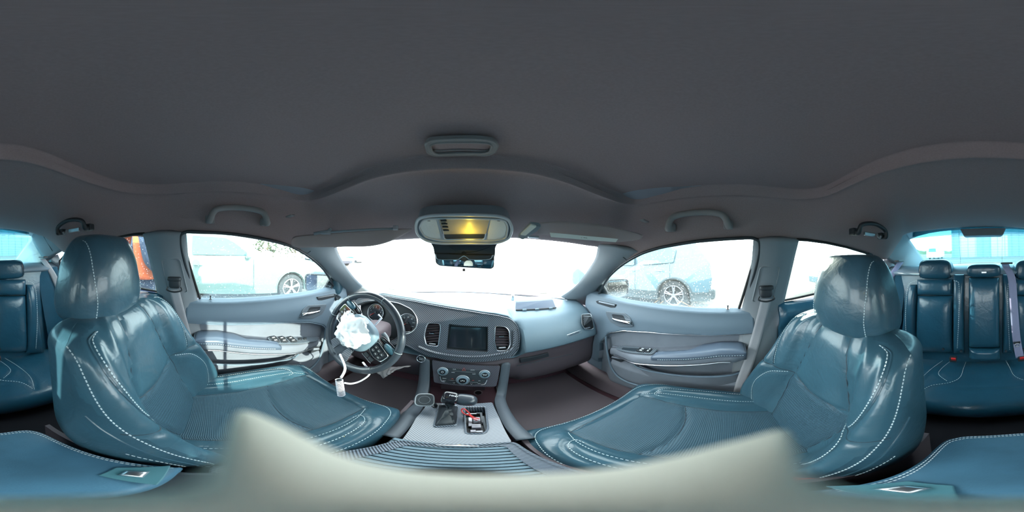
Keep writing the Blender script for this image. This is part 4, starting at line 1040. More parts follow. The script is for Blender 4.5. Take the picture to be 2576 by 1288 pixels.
# looped cord with a coiled fob hanging off the wheel
cd = thing('coil_lanyard', 'white plastic loop with a coiled wristband hanging from the steering wheel', 'lanyard', R_(856, 970, .50))
l1 = [w2(-.052, -.13, .02, False), R_(868, 925, .56), R_(858, 950, .53)]
tube('strap', cr(l1, 18), .0050, 'white_plastic', cd, n=8)
tube('strap', cr([R_(866, 963, .535), R_(885, 965, .54), R_(910, 957, .57), R_(930, 938, .60), w2(.055, -.125, .012, False)], 26), .0042, 'white_plastic', cd, n=8)
a, b = R_(853, 955, .52), R_(859, 994, .50); ax = (b - a); Lc = ax.length; axn = ax.normalized(); e1_ = axn.orthogonal().normalized(); e2_ = axn.cross(e1_)
cp = [a + axn * (t * Lc) + (e1_ * math.cos(t * 2 * PI * 12) + e2_ * math.sin(t * 2 * PI * 12)) * .0115 for t in [k / 240 for k in range(241)]]
tube('coil', cp, .0021, 'white_plastic', cd, n=6); tube('coil_core', [a, b], .0085, 'black_plastic', cd, n=10)

# ================================================================ FRONT SEATS
def bsec(P, W, dep):
    half = [(0, 0), (.09, .0), (.135, .004), (.165, .016 + P * .25), (.195, P * .72), (.222, P), (.246, P - .012), (.262, P - .05), (.264, -.03), (.258, -.09), (.235, -dep), (.12, -dep - .012), (0, -dep - .014)]
    k = W / .264; r = [(x * k, y) for x, y in half]; l = [(-x, y) for x, y in reversed(r[1:-1])]
    return r + l
NB = 112
def build_seat(name, label, cx, y0, z0):
    # seat-local frame: x across from the seat's centre, y forward, z up; sits at (cx, y0, z0) relative to the passenger fit
    seat = thing(name, label, 'car seat', (cx, y0 + .10, z0 - .92), 'front seats')
    O = Vector((cx, y0, z0))
    # ---- backrest
    sts = []
    zs = [(-.70, 0), (-.66, .02), (-.60, .3), (-.52, .6), (-.44, .8), (-.36, 1), (-.30, 1), (-.26, 1)]
    yc = [(-.72, -.120), (-.62, -.155), (-.52, -.200), (-.44, -.222), (-.34, -.243), (-.27, -.262), (-.20, -.290)]
    Pt = [(-.72, .06), (-.62, .100), (-.54, .112), (-.46, .100), (-.38, .070), (-.30, .048), (-.24, .030), (-.17, .018)]
    Wt = [(-.72, .235), (-.62, .262), (-.50, .262), (-.40, .252), (-.30, .242), (-.24, .232), (-.20, .215)]
    Z = [lerp(-.72, -.262, i / 49) for i in range(50)]
    for z in Z: sts.append((z, 1.0, 1.0, 0))
    for i in range(1, 19):
        a = i / 18 * PI / 2; sts.append((-.262 + .064 * math.sin(a), 1, math.cos(a), a))
    vs = []
    for z, s1, c_, a in sts:
        W = sinterp(z if z < -.262 else -.262, Wt); P = sinterp(z, Pt); y = sinterp(z, yc)
        if a: W = W - .085 * (1 - c_) ** 1.0 - (.0 if c_ > .02 else .0)
        dep = .115
        sec = bsec(P * (1 if not a else c_ ** .5), W, dep)
        pts = cr([Vector((x, yy, 0)) for x, yy in sec], NB, closed=True)
        for q in pts:
            yy = q.y
            if a: m_ = -.055; yy = m_ + (yy - m_) * max(c_, .03) ** .6
            vs.append(Vector((q.x, y + yy, z)))
    nst = len(sts)
    # arrange as grid: around x up
    faces = []
    for s in range(nst - 1):
        for k in range(NB):
            k2 = (k + 1) % NB; faces.append((s * NB + k, s * NB + k2, (s + 1) * NB + k2, (s + 1) * NB + k))
    topf = tuple((nst - 1) * NB + k for k in range(NB))
    # seam grooves: polylines in (x, z)
    ins = [(.050, -.165), (.066, -.22), (.090, -.32), (.128, -.455), (.135, -.52), (.118, -.62), (.100, -.70)]
    pad = [(.165, -.212), (.196, -.222), (.208, -.26), (.206, -.33), (.196, -.40), (.186, -.432)]
    padb = [(.165, -.212), (.150, -.25), (.138, -.34)] 
    lowp = [(.150, -.455), (.190, -.470), (.208, -.52), (.205, -.58), (.185, -.66)]
    cross = [(.128, -.455), (.160, -.447), (.215, -.432), (.250, -.428)]
    mid = [(-.128, -.455), (-.06, -.470), (0, -.474), (.06, -.470), (.128, -.455)]
    edge = [(.200, -.176), (.228, -.215), (.243, -.30), (.252, -.40), (.258, -.50), (.256, -.60), (.24, -.70)]
    m2 = lambda L_: [(-x, z) for x, z in L_]
    smooth2 = lambda L_: [(p.x, p.z) for p in cr([Vector((x, 0, z)) for x, z in L_], 40)]
    seams = [smooth2(l) for l in (ins, m2(ins), pad, m2(pad), cross, m2(cross), mid, edge, m2(edge), lowp, m2(lowp))]
    segs = [(a, b) for L_ in seams for a, b in zip(L_, L_[1:])]
    import bisect
    def dist(x, z):
        best = 1
        for (ax_, az_), (bx_, bz_) in segs:
            if abs(ax_ - x) > .02 or abs(az_ - z) > .025: continue
            dx, dz = bx_ - ax_, bz_ - az_; l = dx * dx + dz * dz or 1e-9; t = max(0, min(1, ((x - ax_) * dx + (z - az_) * dz) / l))
            d = math.hypot(x - ax_ - dx * t, z - az_ - dz * t); best = min(best, d)
        return best
    bvh0 = BVHTree.FromPolygons(vs, faces + [topf])
    for idx, v in enumerate(vs):
        yfront = sinterp(v.z, yc)
        if v.y > yfront - .05:
            d = dist(v.x, v.z)
            if d < .012: v.y -= .0075 * (1 - d / .012)
    # regions
    def insx(z): 
        for (a, za), (b, zb) in zip(ins, ins[1:]):
            if zb <= z <= za: return lerp(a, b, (za - z) / (za - zb))
        return .1 if z < -.7 else .05
    R1, R2, R3, R4 = [], [], [], []
    for f in faces:
        c = (vs[f[0]] + vs[f[2]]) / 2; front = c.y > sinterp(c.z, yc) - .012 and abs(c.x) < .25
        if front and abs(c.x) < insx(c.z) and c.z < -.17: (R1 if c.z > -.465 else R2).append(f)
        elif front and abs(c.x) < .245: R3.append(f)
        else: R4.append(f)
    def part(name, fl, m_, parent=seat):
        idx = sorted({i for f in fl for i in f}); mp = {k: n for n, k in enumerate(idx)}
        return mesh(name, [vs[i] + O for i in idx], [tuple(mp[i] for i in f) for f in fl], m_, parent)
    part('backrest', R4 + [topf], 'leather_side'); part('back_insert', R1, 'leather'); part('perforated_back_insert', R2, 'leather_perforated')
    part('back_bolster', [f for f in R3 if vs[f[0]].x < 0], 'leather'); part('back_bolster', [f for f in R3 if vs[f[0]].x >= 0], 'leather')
    bvh = BVHTree.FromPolygons(vs, faces + [topf])
    def onback(x, z, lift=.0012):
        h = bvh.ray_cast(Vector((x, .3, z)), Vector((0, -1, 0)))
        return (h[0] + Vector((0, lift, 0)) if h[0] is not None else None)
    st = MB(); pp = MB()
    for L_, off in ((pad, -.006), (edge, .005), (edge, -.007), (lowp, -.006)):
        for s_ in (1, -1):
            q = smooth2(L_); q = q[:]
            pts = [onback(s_ * (x + off), z) for x, z in q]; pts = [p + O for p in pts if p is not None]
            if len(pts) > 4: stitch_mb(st, pts, (0, 1, .2), dash=.0055, gap=.0035, w_=.0011)
    for L_ in (pad, edge):
        for s_ in (1, -1):
            pts = [onback(s_ * x, z, .0005) for x, z in smooth2(L_)]; pts = [p + O for p in pts if p is not None]
            if len(pts) > 4: pp.tube(pts, .0022, 6)
    jn = MB()
    for L_ in (ins, cross):
        for s_ in (1, -1):
            pts = [onback(s_ * x, z, -.001) for x, z in smooth2(L_)]; pts = [p + O for p in pts if p is not None]
            if len(pts) > 4: jn.tube(pts, .0016, 5)
    jn.tube([p + O for p in [onback(x, z, -.001) for x, z in smooth2(mid)] if p is not None], .0016, 5); jn.build('seam_line', 'seam', seat)['kind'] = 'stuff'
    st.build('back_stitching', 'stitch', seat, smooth=False)['kind'] = 'stuff'; pp.build('back_piping', 'leather_side', seat)['kind'] = 'stuff'
    # ---- head restraint
    hc = Vector((0, -.348, -.108)); hs = []
    for i in range(44):
        f = -PI / 2 + PI * i / 43; sz = math.copysign(abs(math.sin(f)) ** .48, math.sin(f)); k = max(.0, math.cos(f)) ** (.26 if f > 0 else .16)
        z = hc.z + .120 * sz
        wdt = sinterp(sz, [(-1, .160), (-.5, .154), (.2, .138), (.7, .122), (1, .112)]); dpt = sinterp(sz, [(-1, .066), (-.4, .076), (.3, .068), (1, .046)])
        yo = hc.y - .004 * sz
        ring_ = []
        for q in range(72):
            t = q / 72 * 2 * PI; x = math.copysign(abs(math.cos(t)) ** .42, math.cos(t)) * wdt * k; yy = math.copysign(abs(math.sin(t)) ** .55, math.sin(t)) * dpt * k
            yy -= .020 * (x / .13) ** 2
            ring_.append(Vector((x, yo + yy, z)))
        hs.append(ring_)
    hv = [p for r in hs for p in r]; hf = [(a * 72 + i, a * 72 + (i + 1) % 72, (a + 1) * 72 + (i + 1) % 72, (a + 1) * 72 + i) for a in range(43) for i in range(72)]
    for v in hv:
        d = abs(abs(v.x) - (.108 - .1 * max(0, v.z - hc.z - .03)))
        if d < .006 and v.y > hc.y + .01: v.y -= .0035 * (1 - d / .006)
    hvO = [v + O for v in hv]
    hr = mesh('head_restraint', hvO, hf, 'leather_side', seat)
    hb = BVHTree.FromPolygons(hv, hf); st = MB()
    for s_ in (1, -1):
        for off in (.0055,):
            pts = []
            for i in range(46):
                z = hc.z + lerp(-.112, .112, i / 45); x = s_ * ((.108 - .1 * max(0, z - hc.z - .03)) + off); h = hb.ray_cast(Vector((x, .2, z)), Vector((0, -1, 0)))
                if h[0] is not None: pts.append(h[0] + O + Vector((0, .001, 0)))
            if len(pts) > 4: stitch_mb(st, pts, (0, 1, 0), dash=.0045, gap=.003, w_=.0010)
    st.build('head_restraint_stitching', 'stitch', hr, smooth=False)['kind'] = 'stuff'
    for s_ in (-1, 1):
        tube('post', [O + Vector((s_ * .055, -.350, -.18)), O + Vector((s_ * .055, -.335, -.235))], .007, 'chrome', seat, n=12)
        b = MB(); b.disc(O + Vector((s_ * .055, -.338, -.172)), (0, 0, 1), .016, .012, 20, .012); b.build('post_guide', 'black_plastic', seat)
    # ---- cushion
    CH = [(0, 0), (.08, .001), (.125, .003), (.155, .012), (.185, .036), (.215, .046), (.240, .040), (.258, .016), (.264, -.03), (.258, -.10), (.22, -.125), (0, -.13)]
    def csec(W, K, D_):
        r = [(x * W, (z * K if z > 0 else z * D_)) for x, z in CH]; return r + [(-x, z) for x, z in reversed(r[1:-1])]
    cv = []; NS = 64; cst = []
    for i in range(52): cst.append((lerp(-.17, .300, i / 51), 1, 0))
    for i in range(1, 17): a = i / 16 * PI / 2; cst.append((.300 + .065 * math.sin(a), math.cos(a), a))
    base = -.668
    for y, c_, a in cst:
        W = sinterp(y, [(-.2, .86), (-.05, .97), (.15, 1.0), (.27, .97), (.33, .93), (.38, .88)]); K = sinterp(y, [(-.2, .5), (-.08, .8), (.08, 1), (.22, .75), (.30, .35), (.4, .1)])
        zb = base + sinterp(y, [(-.2, -.02), (0, -.004), (.15, .004), (.26, .012), (.32, .004)])
        sec = csec(W, K, 1.0); pts = cr([Vector((x, 0, z)) for x, z in sec], 96, closed=True)
        for q in pts:
            z = q.z
            if a: m_ = -.075; z = m_ + (z - m_) * (max(c_, 0) ** .75); q = Vector((q.x * (1 - .10 * (1 - c_)), 0, z))
            cv.append(Vector((q.x, y, zb + z)))
    nst = len(cst)
    cf = [(s * 96 + k, s * 96 + (k + 1) % 96, (s + 1) * 96 + (k + 1) % 96, (s + 1) * 96 + k) for s in range(nst - 1) for k in range(96)]
    capf = tuple((nst - 1) * 96 + k for k in range(96))
    cin = [(.118, -.17), (.128, -.05), (.140, .08), (.148, .20), (.150, .290)]
    cfr = [(-.150, .290), (-.08, .306), (0, .310), (.08, .306), (.150, .290)]
    cmid = [(-.143, .125), (-.07, .105), (0, .100), (.07, .105), (.143, .125)]
    cpad = [(.165, -.12), (.172, .0), (.178, .12), (.172, .22), (.150, .290)]
    cedge = [(.246, -.15), (.256, 0), (.258, .14), (.250, .24), (.225, .315), (.16, .350), (0, .358)]
    cout = [(.215, -.12), (.226, .0), (.226, .12), (.212, .215), (.178, .245), (.172, .22)]
    sm = lambda L_: [(p.x, p.y) for p in cr([Vector((x, y, 0)) for x, y in L_], 40)]
    ms = lambda L_: [(-x, y) for x, y in L_]
    sg = [(a, b) for L_ in (sm(cin), ms(sm(cin)), sm(cfr), sm(cmid), sm(cpad), ms(sm(cpad)), sm(cedge), ms(sm(cedge)), sm(cout), ms(sm(cout))) for a, b in zip(L_, L_[1:])]
    for v in cv:
        if v.z > base - .03:
            best = 1
            for (ax_, ay_), (bx_, by_) in sg:
                if abs(ax_ - v.x) > .022 or abs(ay_ - v.y) > .022: continue
                dx, dy = bx_ - ax_, by_ - ay_; l = dx * dx + dy * dy or 1e-9; t = max(0, min(1, ((v.x - ax_) * dx + (v.y - ay_) * dy) / l)); best = min(best, math.hypot(v.x - ax_ - dx * t, v.y - ay_ - dy * t))
            if best < .012: v.z -= .0070 * (1 - best / .012)
    def cx_in(y):
        for (a, ya), (b, yb) in zip(cin, cin[1:]):
            if ya <= y <= yb: return lerp(a, b, (y - ya) / (yb - ya))
        return .118 if y < 0 else 0
    Q1, Q2, Q3, Q4 = [], [], [], []
    for f in cf:
        c = (cv[f[0]] + cv[f[2]]) / 2; topside = c.z > base - .03
        if topside and abs(c.x) < cx_in(c.y) and c.y < .304: (Q1 if c.y > .11 + .8 * c.x * c.x else Q2).append(f)
        elif topside and c.y < .34: (Q3 if abs(c.x) > .10 and c.y < .29 else Q4).append(f)
        else: Q4.append(f)
    def cpart(name, fl, m_):
        idx = sorted({i for f in fl for i in f}); mp = {k: n for n, k in enumerate(idx)}
        return mesh(name, [cv[i] + O for i in idx], [tuple(mp[i] for i in f) for f in fl], m_, seat)
    cpart('cushion', Q4 + [capf], 'leather_side'); cpart('perforated_seat_insert', Q1, 'leather_perforated'); cpart('perforated_seat_insert', Q2, 'leather_perforated')
    cpart('seat_bolster', [f for f in Q3 if cv[f[0]].x < 0], 'leather'); cpart('seat_bolster', [f for f in Q3 if cv[f[0]].x >= 0], 'leather')
    cb = BVHTree.FromPolygons(cv, cf + [capf]); st = MB()
    for L_, off in ((cpad, .006), (cedge, -.006), (cout, -.006)):
        for s_ in (1, -1):
            pts = []
            for x, y in sm(L_):
                h = cb.ray_cast(Vector((s_ * (x + off), y, 0)), Vector((0, 0, -1)))
                if h[0] is not None: pts.append(h[0] + O + Vector((0, 0, .001)))
            if len(pts) > 4: stitch_mb(st, pts, (0, 0, 1), dash=.005, gap=.0035, w_=.0010)
    jn = MB()
    for L_, both in ((cin, 1), (cfr, 0), (cmid, 0)):
        for s_ in ((1, -1) if both else (1,)):
            pts = []
            for x, y in sm(L_):
                h = cb.ray_cast(Vector((s_ * x, y, 0)), Vector((0, 0, -1)))
                if h[0] is not None: pts.append(h[0] + O + Vector((0, 0, -.001)))
            if len(pts) > 4: jn.tube(pts, .0016, 5)
    jn.build('seam_line', 'seam', seat)['kind'] = 'stuff'
    st.build('seat_stitching', 'stitch', seat, smooth=False)['kind'] = 'stuff'
    box('seat_base', O + Vector((0, .08, -.84)), (.42, .40, .10), 'black_plastic', seat, bevel=.02)
    for s_ in (-1, 1): box('rail', O + Vector((s_ * .19, .08, -.895)), (.04, .52, .03), 'rubber', seat)
    b = MB(); b.box(O + Vector((.275, .08, -.765)), (.02, .34, .07)); b.build('side_cover', 'black_plastic', seat, bevel=.008)
    return seat
seat1 = build_seat('front_seat', 'black leather passenger seat with sunlit headrest and perforated inserts', .372, 0, 0)
def dup(o, parent=None):
    c = o.copy(); C.objects.link(c)
    if parent: c.parent = parent; c.matrix_parent_inverse = o.matrix_parent_inverse.copy()
    for ch in list(o.children): dup(ch, c)
    return c
seat2 = dup(seat1); seat2['label'] = 'black leather driver seat facing the steering wheel'
seat2.location = Vector(seat1.location) + Vector((-.408 - .372, .072, .040))
for ch in seat2.children:                       # the driver's head restraint is set a little further back and in
    if ch.name.split('.')[0] in ('head_restraint', 'post', 'post_guide'): ch.location += Vector((.012, -.026, 0))
# belt buckles beside the front seats
for cx_, lab, px in ((.135, 'front seat belt buckle by the passenger seat', 0), (-.165, 'front seat belt buckle by the driver seat', 1)):
    t = thing('belt_buckle', lab, 'buckle', (cx_, -.06, -.72)); box('case', (cx_, -.06, -.67), (.022, .03, .08), 'black_plastic', t, bevel=.004); box('release_button', (cx_, -.06, -.629), (.016, .02, .004), 'red_plastic', t)
# ================================================================ REAR BENCH
bench = thing('rear_bench', 'dark leather rear bench with a folding centre section', 'rear seat', (XC, -1.0, -.9))
BP = Vector((0, -1.03, -.15)); BN = Vector((0, 1, .14)).normalized()
def B_(px, py, off=0.0):
    if px < 1288: px = px
    return PL(px, py, BP + BN * off, BN)
def bpad(name, px0, px1, py0, py1, T, m='leather_rear', px2=None, px3=None, off=0.0, parent=None, **k):
    # bottom-left, bottom-right, top-right, top-left as seen from the front of the bench (its left is the larger x)
    a, b, c, d = B_(px0, py1, off), B_(px1, py1, off), B_(px3 if px3 else px1, py0, off), B_(px2 if px2 else px0, py0, off)
    if (b - a).cross(d - a).dot(BN) < 0: a, b, c, d = b, a, d, c
    return pillow(name, a, b, c, d, T, m, parent or bench, **k)
# the backing the pads are set in
lo, hi = -.80, -.145
pillow('back_shell', Vector((-.70, -.975, lo)), Vector((.66, -.975, lo)), Vector((.66, -1.065, hi)), Vector((-.70, -1.065, hi)), .02, 'leather_rear', bench, p=20, q=.4, nu=30, nv=16, back=.05) if False else None
bs = MB(); bs.add([Vector(p) for p in ((-.71, -.93, -.78), (.67, -.93, -.78), (.67, -1.035, -.10), (-.71, -1.035, -.10), (-.71, -1.12, -.78), (.67, -1.12, -.78), (.67, -1.10, -.09), (-.71, -1.10, -.09))], [(0, 1, 2, 3), (4, 7, 6, 5), (3, 2, 6, 7), (0, 4, 5, 1), (0, 3, 7, 4), (1, 5, 6, 2)])
bs.build('back_shell', 'leather_rear', bench, bevel=.02)
for sgn in (1, -1):
    def M_(px):  # mirror a column through the car's centre line as seen in the rear (2475)
        return px if sgn > 0 else 2 * 2474 - px
    bpad('back_pad', M_(2304), M_(2396), 744, 884, .040, px2=M_(2308), px3=M_(2397), off=.03)
    bpad('back_pad', M_(2308), M_(2397), 703, 742, .040, off=.03)
    bpad('back_bolster', M_(2262), M_(2306), 716, 888, .050, off=.03, px2=M_(2290), px3=M_(2307))
    bpad('back_bolster', M_(2399), M_(2426), 690, 888, .045, off=.03)
    # headrest
    c = B_(M_(2353), 678, .0) + Vector((0, -.02, 0)); hd = superell('headrest', c, (.118, .055, .066), 'leather_rear', bench, .55, .45, taper=-.06)
    bx0 = Vector((c.x - .105, c.y + .056, c.z - .045)); tube('headrest_piping', cr([Vector((c.x - .098, c.y + .050, c.z - .055)), Vector((c.x - .102, c.y + .053, c.z)), Vector((c.x - .088, c.y + .044, c.z + .055)), Vector((c.x, c.y + .046, c.z + .062)), Vector((c.x + .088, c.y + .044, c.z + .055)), Vector((c.x + .102, c.y + .053, c.z)), Vector((c.x + .098, c.y + .050, c.z - .055))], 40), .0018, 'seam', hd, n=5)
    for s_ in (-1, 1): tube('headrest_post', [c + Vector((s_ * .05, 0, -.05)), c + Vector((s_ * .05, .01, -.085))], .006, 'chrome', bench)
    st = MB(); pts = cr([B_(M_(2399), 706, .084), B_(M_(2408), 708, .084), B_(M_(2412), 716, .084), B_(M_(2413), 760, .084), B_(M_(2408), 880, .082)], 40); stitch_mb(st, pts, (0, 1, .1), dash=.008, gap=.005, w_=.0016)
    pts = cr([B_(M_(2306), 706, .084), B_(M_(2290), 712, .084), B_(M_(2282), 730, .084), B_(M_(2278), 800, .084), B_(M_(2282), 880, .082)], 40); stitch_mb(st, pts, (0, 1, .1), dash=.008, gap=.005, w_=.0016)
    st.build('back_stitching', 'stitch', bench, smooth=False)['kind'] = 'stuff'
    disc('button', B_(M_(2373), 878, .066), BN, .008, .006, 'seam', bench); disc('button', B_(M_(2418), 883, .072), BN, .008, .006, 'seam', bench)
    # side wing between bench and door
    wx = side_x(-.4) if sgn > 0 else 2 * XC - side_x(-.4)
    pillow('side_wing', *( [Vector((.54, -.90, -.76)), Vector((.70, -.80, -.76)), Vector((.68, -1.02, -.10)), Vector((.53, -1.06, -.12))] if sgn < 0 else [Vector((.54, -.90, -.76)), Vector((.70, -.80, -.76)), Vector((.68, -1.02, -.10)), Vector((.53, -1.06, -.12))]), .03, 'leather_rear', bench) if sgn > 0 else pillow('side_wing', *[mir(v) for v in (Vector((.70, -.80, -.76)), Vector((.54, -.90, -.76)), Vector((.53, -1.06, -.12)), Vector((.68, -1.02, -.10)))], .03, 'leather_rear', bench)
# middle: fold-down armrest with its own small headrest and lower roll
bpad('folding_armrest', 2437, 2514, 698, 872, .055, off=.035, p=7)
bpad('lower_roll', 2437, 2516, 874, 902, .050, off=.035)
c = B_(2475, 680, .02) + Vector((0, 0, 0)); hd = superell('headrest', c, (.105, .052, .043), 'leather_rear', bench, .6, .4)
box('pull_tab', c + Vector((0, .050, -.008)), (.03, .006, .010), 'satin', hd, bevel=.001)
# cushion of the bench
def CB(px, py): return Z_(px, py, -.70)
def bc(u, v):
    x = lerp(-.69, .65, u); t = abs(2 * u - 1); y = lerp(-.96, -.575 + .03 * math.cos(6 * PI * u) * 0, v)
    z = -.715 + .02 * math.sin(PI * min(1, v * 1.0)) + .012 * v
    # two sitting hollows, with a proud middle
    for cx_ in (XC - .40, XC + .40): z -= .022 * math.exp(-((x - cx_) / .13) ** 2) * math.sin(PI * (.15 + .8 * v))
    return x, y, z
vs = []; nu, nv = 110, 60
for i in range(nu):
    u = i / (nu - 1)
    for j in range(nv):
        v = j / (nv - 1)
        if v < .72:
            x, y, z = bc(u, v / .72)
        else:
            a = (v - .72) / .28 * PI * .62; x, y0_, z0_ = bc(u, 1.0); y = y0_ + .055 * math.sin(a); z = z0_ - .07 * (1 - math.cos(a))
        vs.append(Vector((x, y, z)))
def cg(x, y, L_):
    best = 1
    for (ax_, ay_), (bx_, by_) in L_:
        dx, dy = bx_ - ax_, by_ - ay_; l = dx * dx + dy * dy or 1e-9; t = max(0, min(1, ((x - ax_) * dx + (y - ay_) * dy) / l)); best = min(best, math.hypot(x - ax_ - dx * t, y - ay_ - dy * t))
    return best
seam_l = []
for s_ in (1, -1):
    L1 = [Vector((XC + s_ * .115, -.95, 0)), Vector((XC + s_ * .12, -.84, 0)), Vector((XC + s_ * .125, -.75, 0)), Vector((XC + s_ * .16, -.70, 0)), Vector((XC + s_ * .24, -.655, 0)), Vector((XC + s_ * .27, -.58, 0))]
    L2 = [Vector((XC + s_ * .21, -.93, 0)), Vector((XC + s_ * .235, -.82, 0)), Vector((XC + s_ * .23, -.76, 0)), Vector((XC + s_ * .175, -.705, 0))]
    L3 = [Vector((XC + s_ * .255, -.94, 0)), Vector((XC + s_ * .29, -.80, 0)), Vector((XC + s_ * .30, -.68, 0)), Vector((XC + s_ * .27, -.58, 0))]
    seam_l += [cr(L1, 30), cr(L2, 24), cr(L3, 24)]
seam_l.append([Vector((XC - .17 + k * .034, -.655 - .012 * math.sin(k / 10 * PI), 0)) for k in range(11)])
sgl = [((a.x, a.y), (b.x, b.y)) for L_ in seam_l for a, b in zip(L_, L_[1:])]
for v in vs:
    if abs(v.x - XC) < .34:
        d = cg(v.x, v.y, sgl)
        if d < .016: v.z -= .006 * (1 - d / .016)
cf_ = grid_faces(nu, nv); mesh('bench_cushion', vs, cf_, 'leather_rear', bench, solid=.02, offset=-1)
bb_ = BVHTree.FromPolygons(vs, cf_); st = MB()
for L_ in seam_l[:-1]:
    pts = []
    for p in L_:
        h = bb_.ray_cast(Vector((p.x + .006, p.y, 0)), Vector((0, 0, -1)))
        if h[0] is not None: pts.append(h[0] + Vector((0, 0, .001)))
    if len(pts) > 4: stitch_mb(st, pts, (0, 0, 1), dash=.007, gap=.005, w_=.0014)
st.build('cushion_stitching', 'stitch', bench, smooth=False)['kind'] = 'stuff'
tube('front_piping', [Vector((x, -.527, -.775)) for x in [-.68 + k * .0665 for k in range(21)]], .003, 'seam', bench, n=6)
box('bench_base', (XC, -.76, -.86), (1.30, .36, .12), 'carpet_rear_shaded', bench)
# buckles
for px, py, lab in ((2401, 901, 'red buttoned belt buckle on the rear bench, right of the middle section'), (2572, 899, 'red buttoned belt buckle on the rear bench, half under the centre belt')):
    c = B_(px - 3, py + 2, .10); t = thing('belt_buckle', lab, 'buckle', c, 'rear belt buckles'); box('case', c, (.040, .030, .036), 'black_plastic', t, bevel=.006)
    R = Matrix.Rotation(-.4, 3, 'X'); b = MB(); b.box(c + Vector((-.004 if px < 2500 else .0, .015, .010)), (.024, .010, .020), R); b.build('release_button', 'red_plastic', t, bevel=.002)
# belts
t = thing('rear_seat_belt', 'lilac grey centre belt coming over the rear bench beside the middle headrest', 'seat belt', B_(2540, 690, .08))
cs = cr([B_(2527, 660, .02), B_(2532, 672, .075), B_(2545, 700, .09), B_(2550, 760, .10), B_(2557, 850, .10), B_(2566, 900, .105)], 40)
grid('webbing', lambda u, v: cs[int(round(u * 39))] + Vector(((v - .5) * -.046, 0, 0)), 40, 5, 'belt_rear', t, solid=.0016)
c = B_(2558, 862, .112); b = MB(); b.box(c, (.040, .006, .014)); b.build('tongue', 'black_plastic', t, bevel=.002); ring('tongue_loop', c + Vector((0, .004, -.016)), (0, 1, 0), .011, .003, 'satin', t)
box('guide', B_(2532, 662, .03), (.075, .03, .012), 'black_plastic', t, bevel=.003)
for sgn in (1, -1):
    MIRROR[0] = sgn < 0
    a = Vector((.585, -1.08, -.035)); lab = 'grey rear seat belt hanging in the corner on the ' + ('passenger' if sgn > 0 else 'driver') + ' side'
    t = thing('rear_seat_belt', lab, 'seat belt', xf(a))
    cs2 = cr([a, Vector((.62, -.98, -.16)), Vector((.65, -.90, -.36)), Vector((.66, -.84, -.60))], 30)
    grid('webbing', lambda u, v: cs2[int(round(u * 29))] + Vector(((v - .5) * .034, (v - .5) * .034, 0)), 30, 5, 'belt_rear' if sgn > 0 else 'belt', t, solid=.0016)
    b = MB(); b.box(a + Vector((.004, .01, .012)), (.04, .08, .012)); b.build('guide', 'black_plastic', t, bevel=.003)
    MIRROR[0] = False
# ================================================================ OVERHEAD CONSOLE, MIRROR, VISORS
oc = thing('overhead_console', 'overhead console with two map lamps and an amber lit sunglasses lid', 'overhead console', R_(1167, 575, .55))
OP = R_(1167, 545, .50); OQ = R_(1167, 604, .60); OT = (OP - OQ).normalized(); ON = Vector((1, 0, 0)).cross(OT).normalized(); ON = ON if ON.z < 0 else -ON
def O_(px, py, off=0.0): return PL(px, py, OP + ON * off, ON)
body = [O_(*p, .022) for p in ((1052, 549), (1080, 542), (1167, 540), (1255, 543), (1279, 551), (1289, 575), (1282, 598), (1258, 609), (1225, 612), (1110, 612), (1074, 606), (1050, 590), (1046, 566))]
rp = roundpoly(body, .02, 4)
prism('housing', rp, -ON * .05, 'pillar', oc, bevel=.004)
tube('housing_rim', [p + ON * .001 for p in rp], .0055, 'silver_plate', oc, closed=True)
face = roundpoly([O_(*p, .025) for p in ((1066, 551), (1270, 553), (1278, 570), (1273, 600), (1240, 606), (1110, 605), (1070, 597), (1054, 572))], .016, 5)
prism('face_plate', face, -ON * .003, 'silver_plate', oc, bevel=.001)
ringp = tube('face_rim', [p + ON * .001 for p in face], .0034, 'silver_plate', oc, closed=True, n=6)
for pts_ in ([(1064, 554), (1096, 549), (1110, 600), (1080, 598), (1066, 590), (1057, 572)], [(1236, 550), (1266, 555), (1275, 572), (1270, 594), (1256, 602), (1224, 603)]):
    lm = prism('lamp_lens', roundpoly([O_(*p, .027) for p in pts_], .010, 5), -ON * .002, 'lamp_lens', oc, bevel=.001)
    cx_ = sum(p[0] for p in pts_) / 6; disc('lamp_bulb', O_(cx_, 578, .0235), ON, .010, .003, 'white_plastic', lm); box('lamp_mark', O_(cx_, 556, .0285), (.008, .003, .001), 'black_plastic', lm)
prism('sunglasses_lid', roundpoly([O_(*p, .028) for p in ((1102, 550), (1232, 551), (1220, 602), (1116, 601))], .004), -ON * .003, 'console_amber', oc, bevel=.001)
prism('lid_pull', roundpoly([O_(*p, .0285) for p in ((1113, 590), (1222, 589), (1218, 600), (1122, 601))], .006), -ON * .001, 'black_plastic', oc)
tube('lid_pull_rim', cr([O_(1112, 588, .029), O_(1118, 600, .029), O_(1135, 602, .029), O_(1168, 602, .029), O_(1205, 602, .029), O_(1218, 600, .029), O_(1222, 588, .029)], 30), .0018, 'satin', oc, n=6)
tube('lid_piping', [O_(1105, 551, .0285), O_(1118, 598, .0285)], .0016, 'satin', oc, n=6)
for k in range(4): box('console_switch', O_(1116 + k * 2.2, 555 + k * 8.2, .030), (.018, .008, .004), 'black_plastic', oc, bevel=.001)
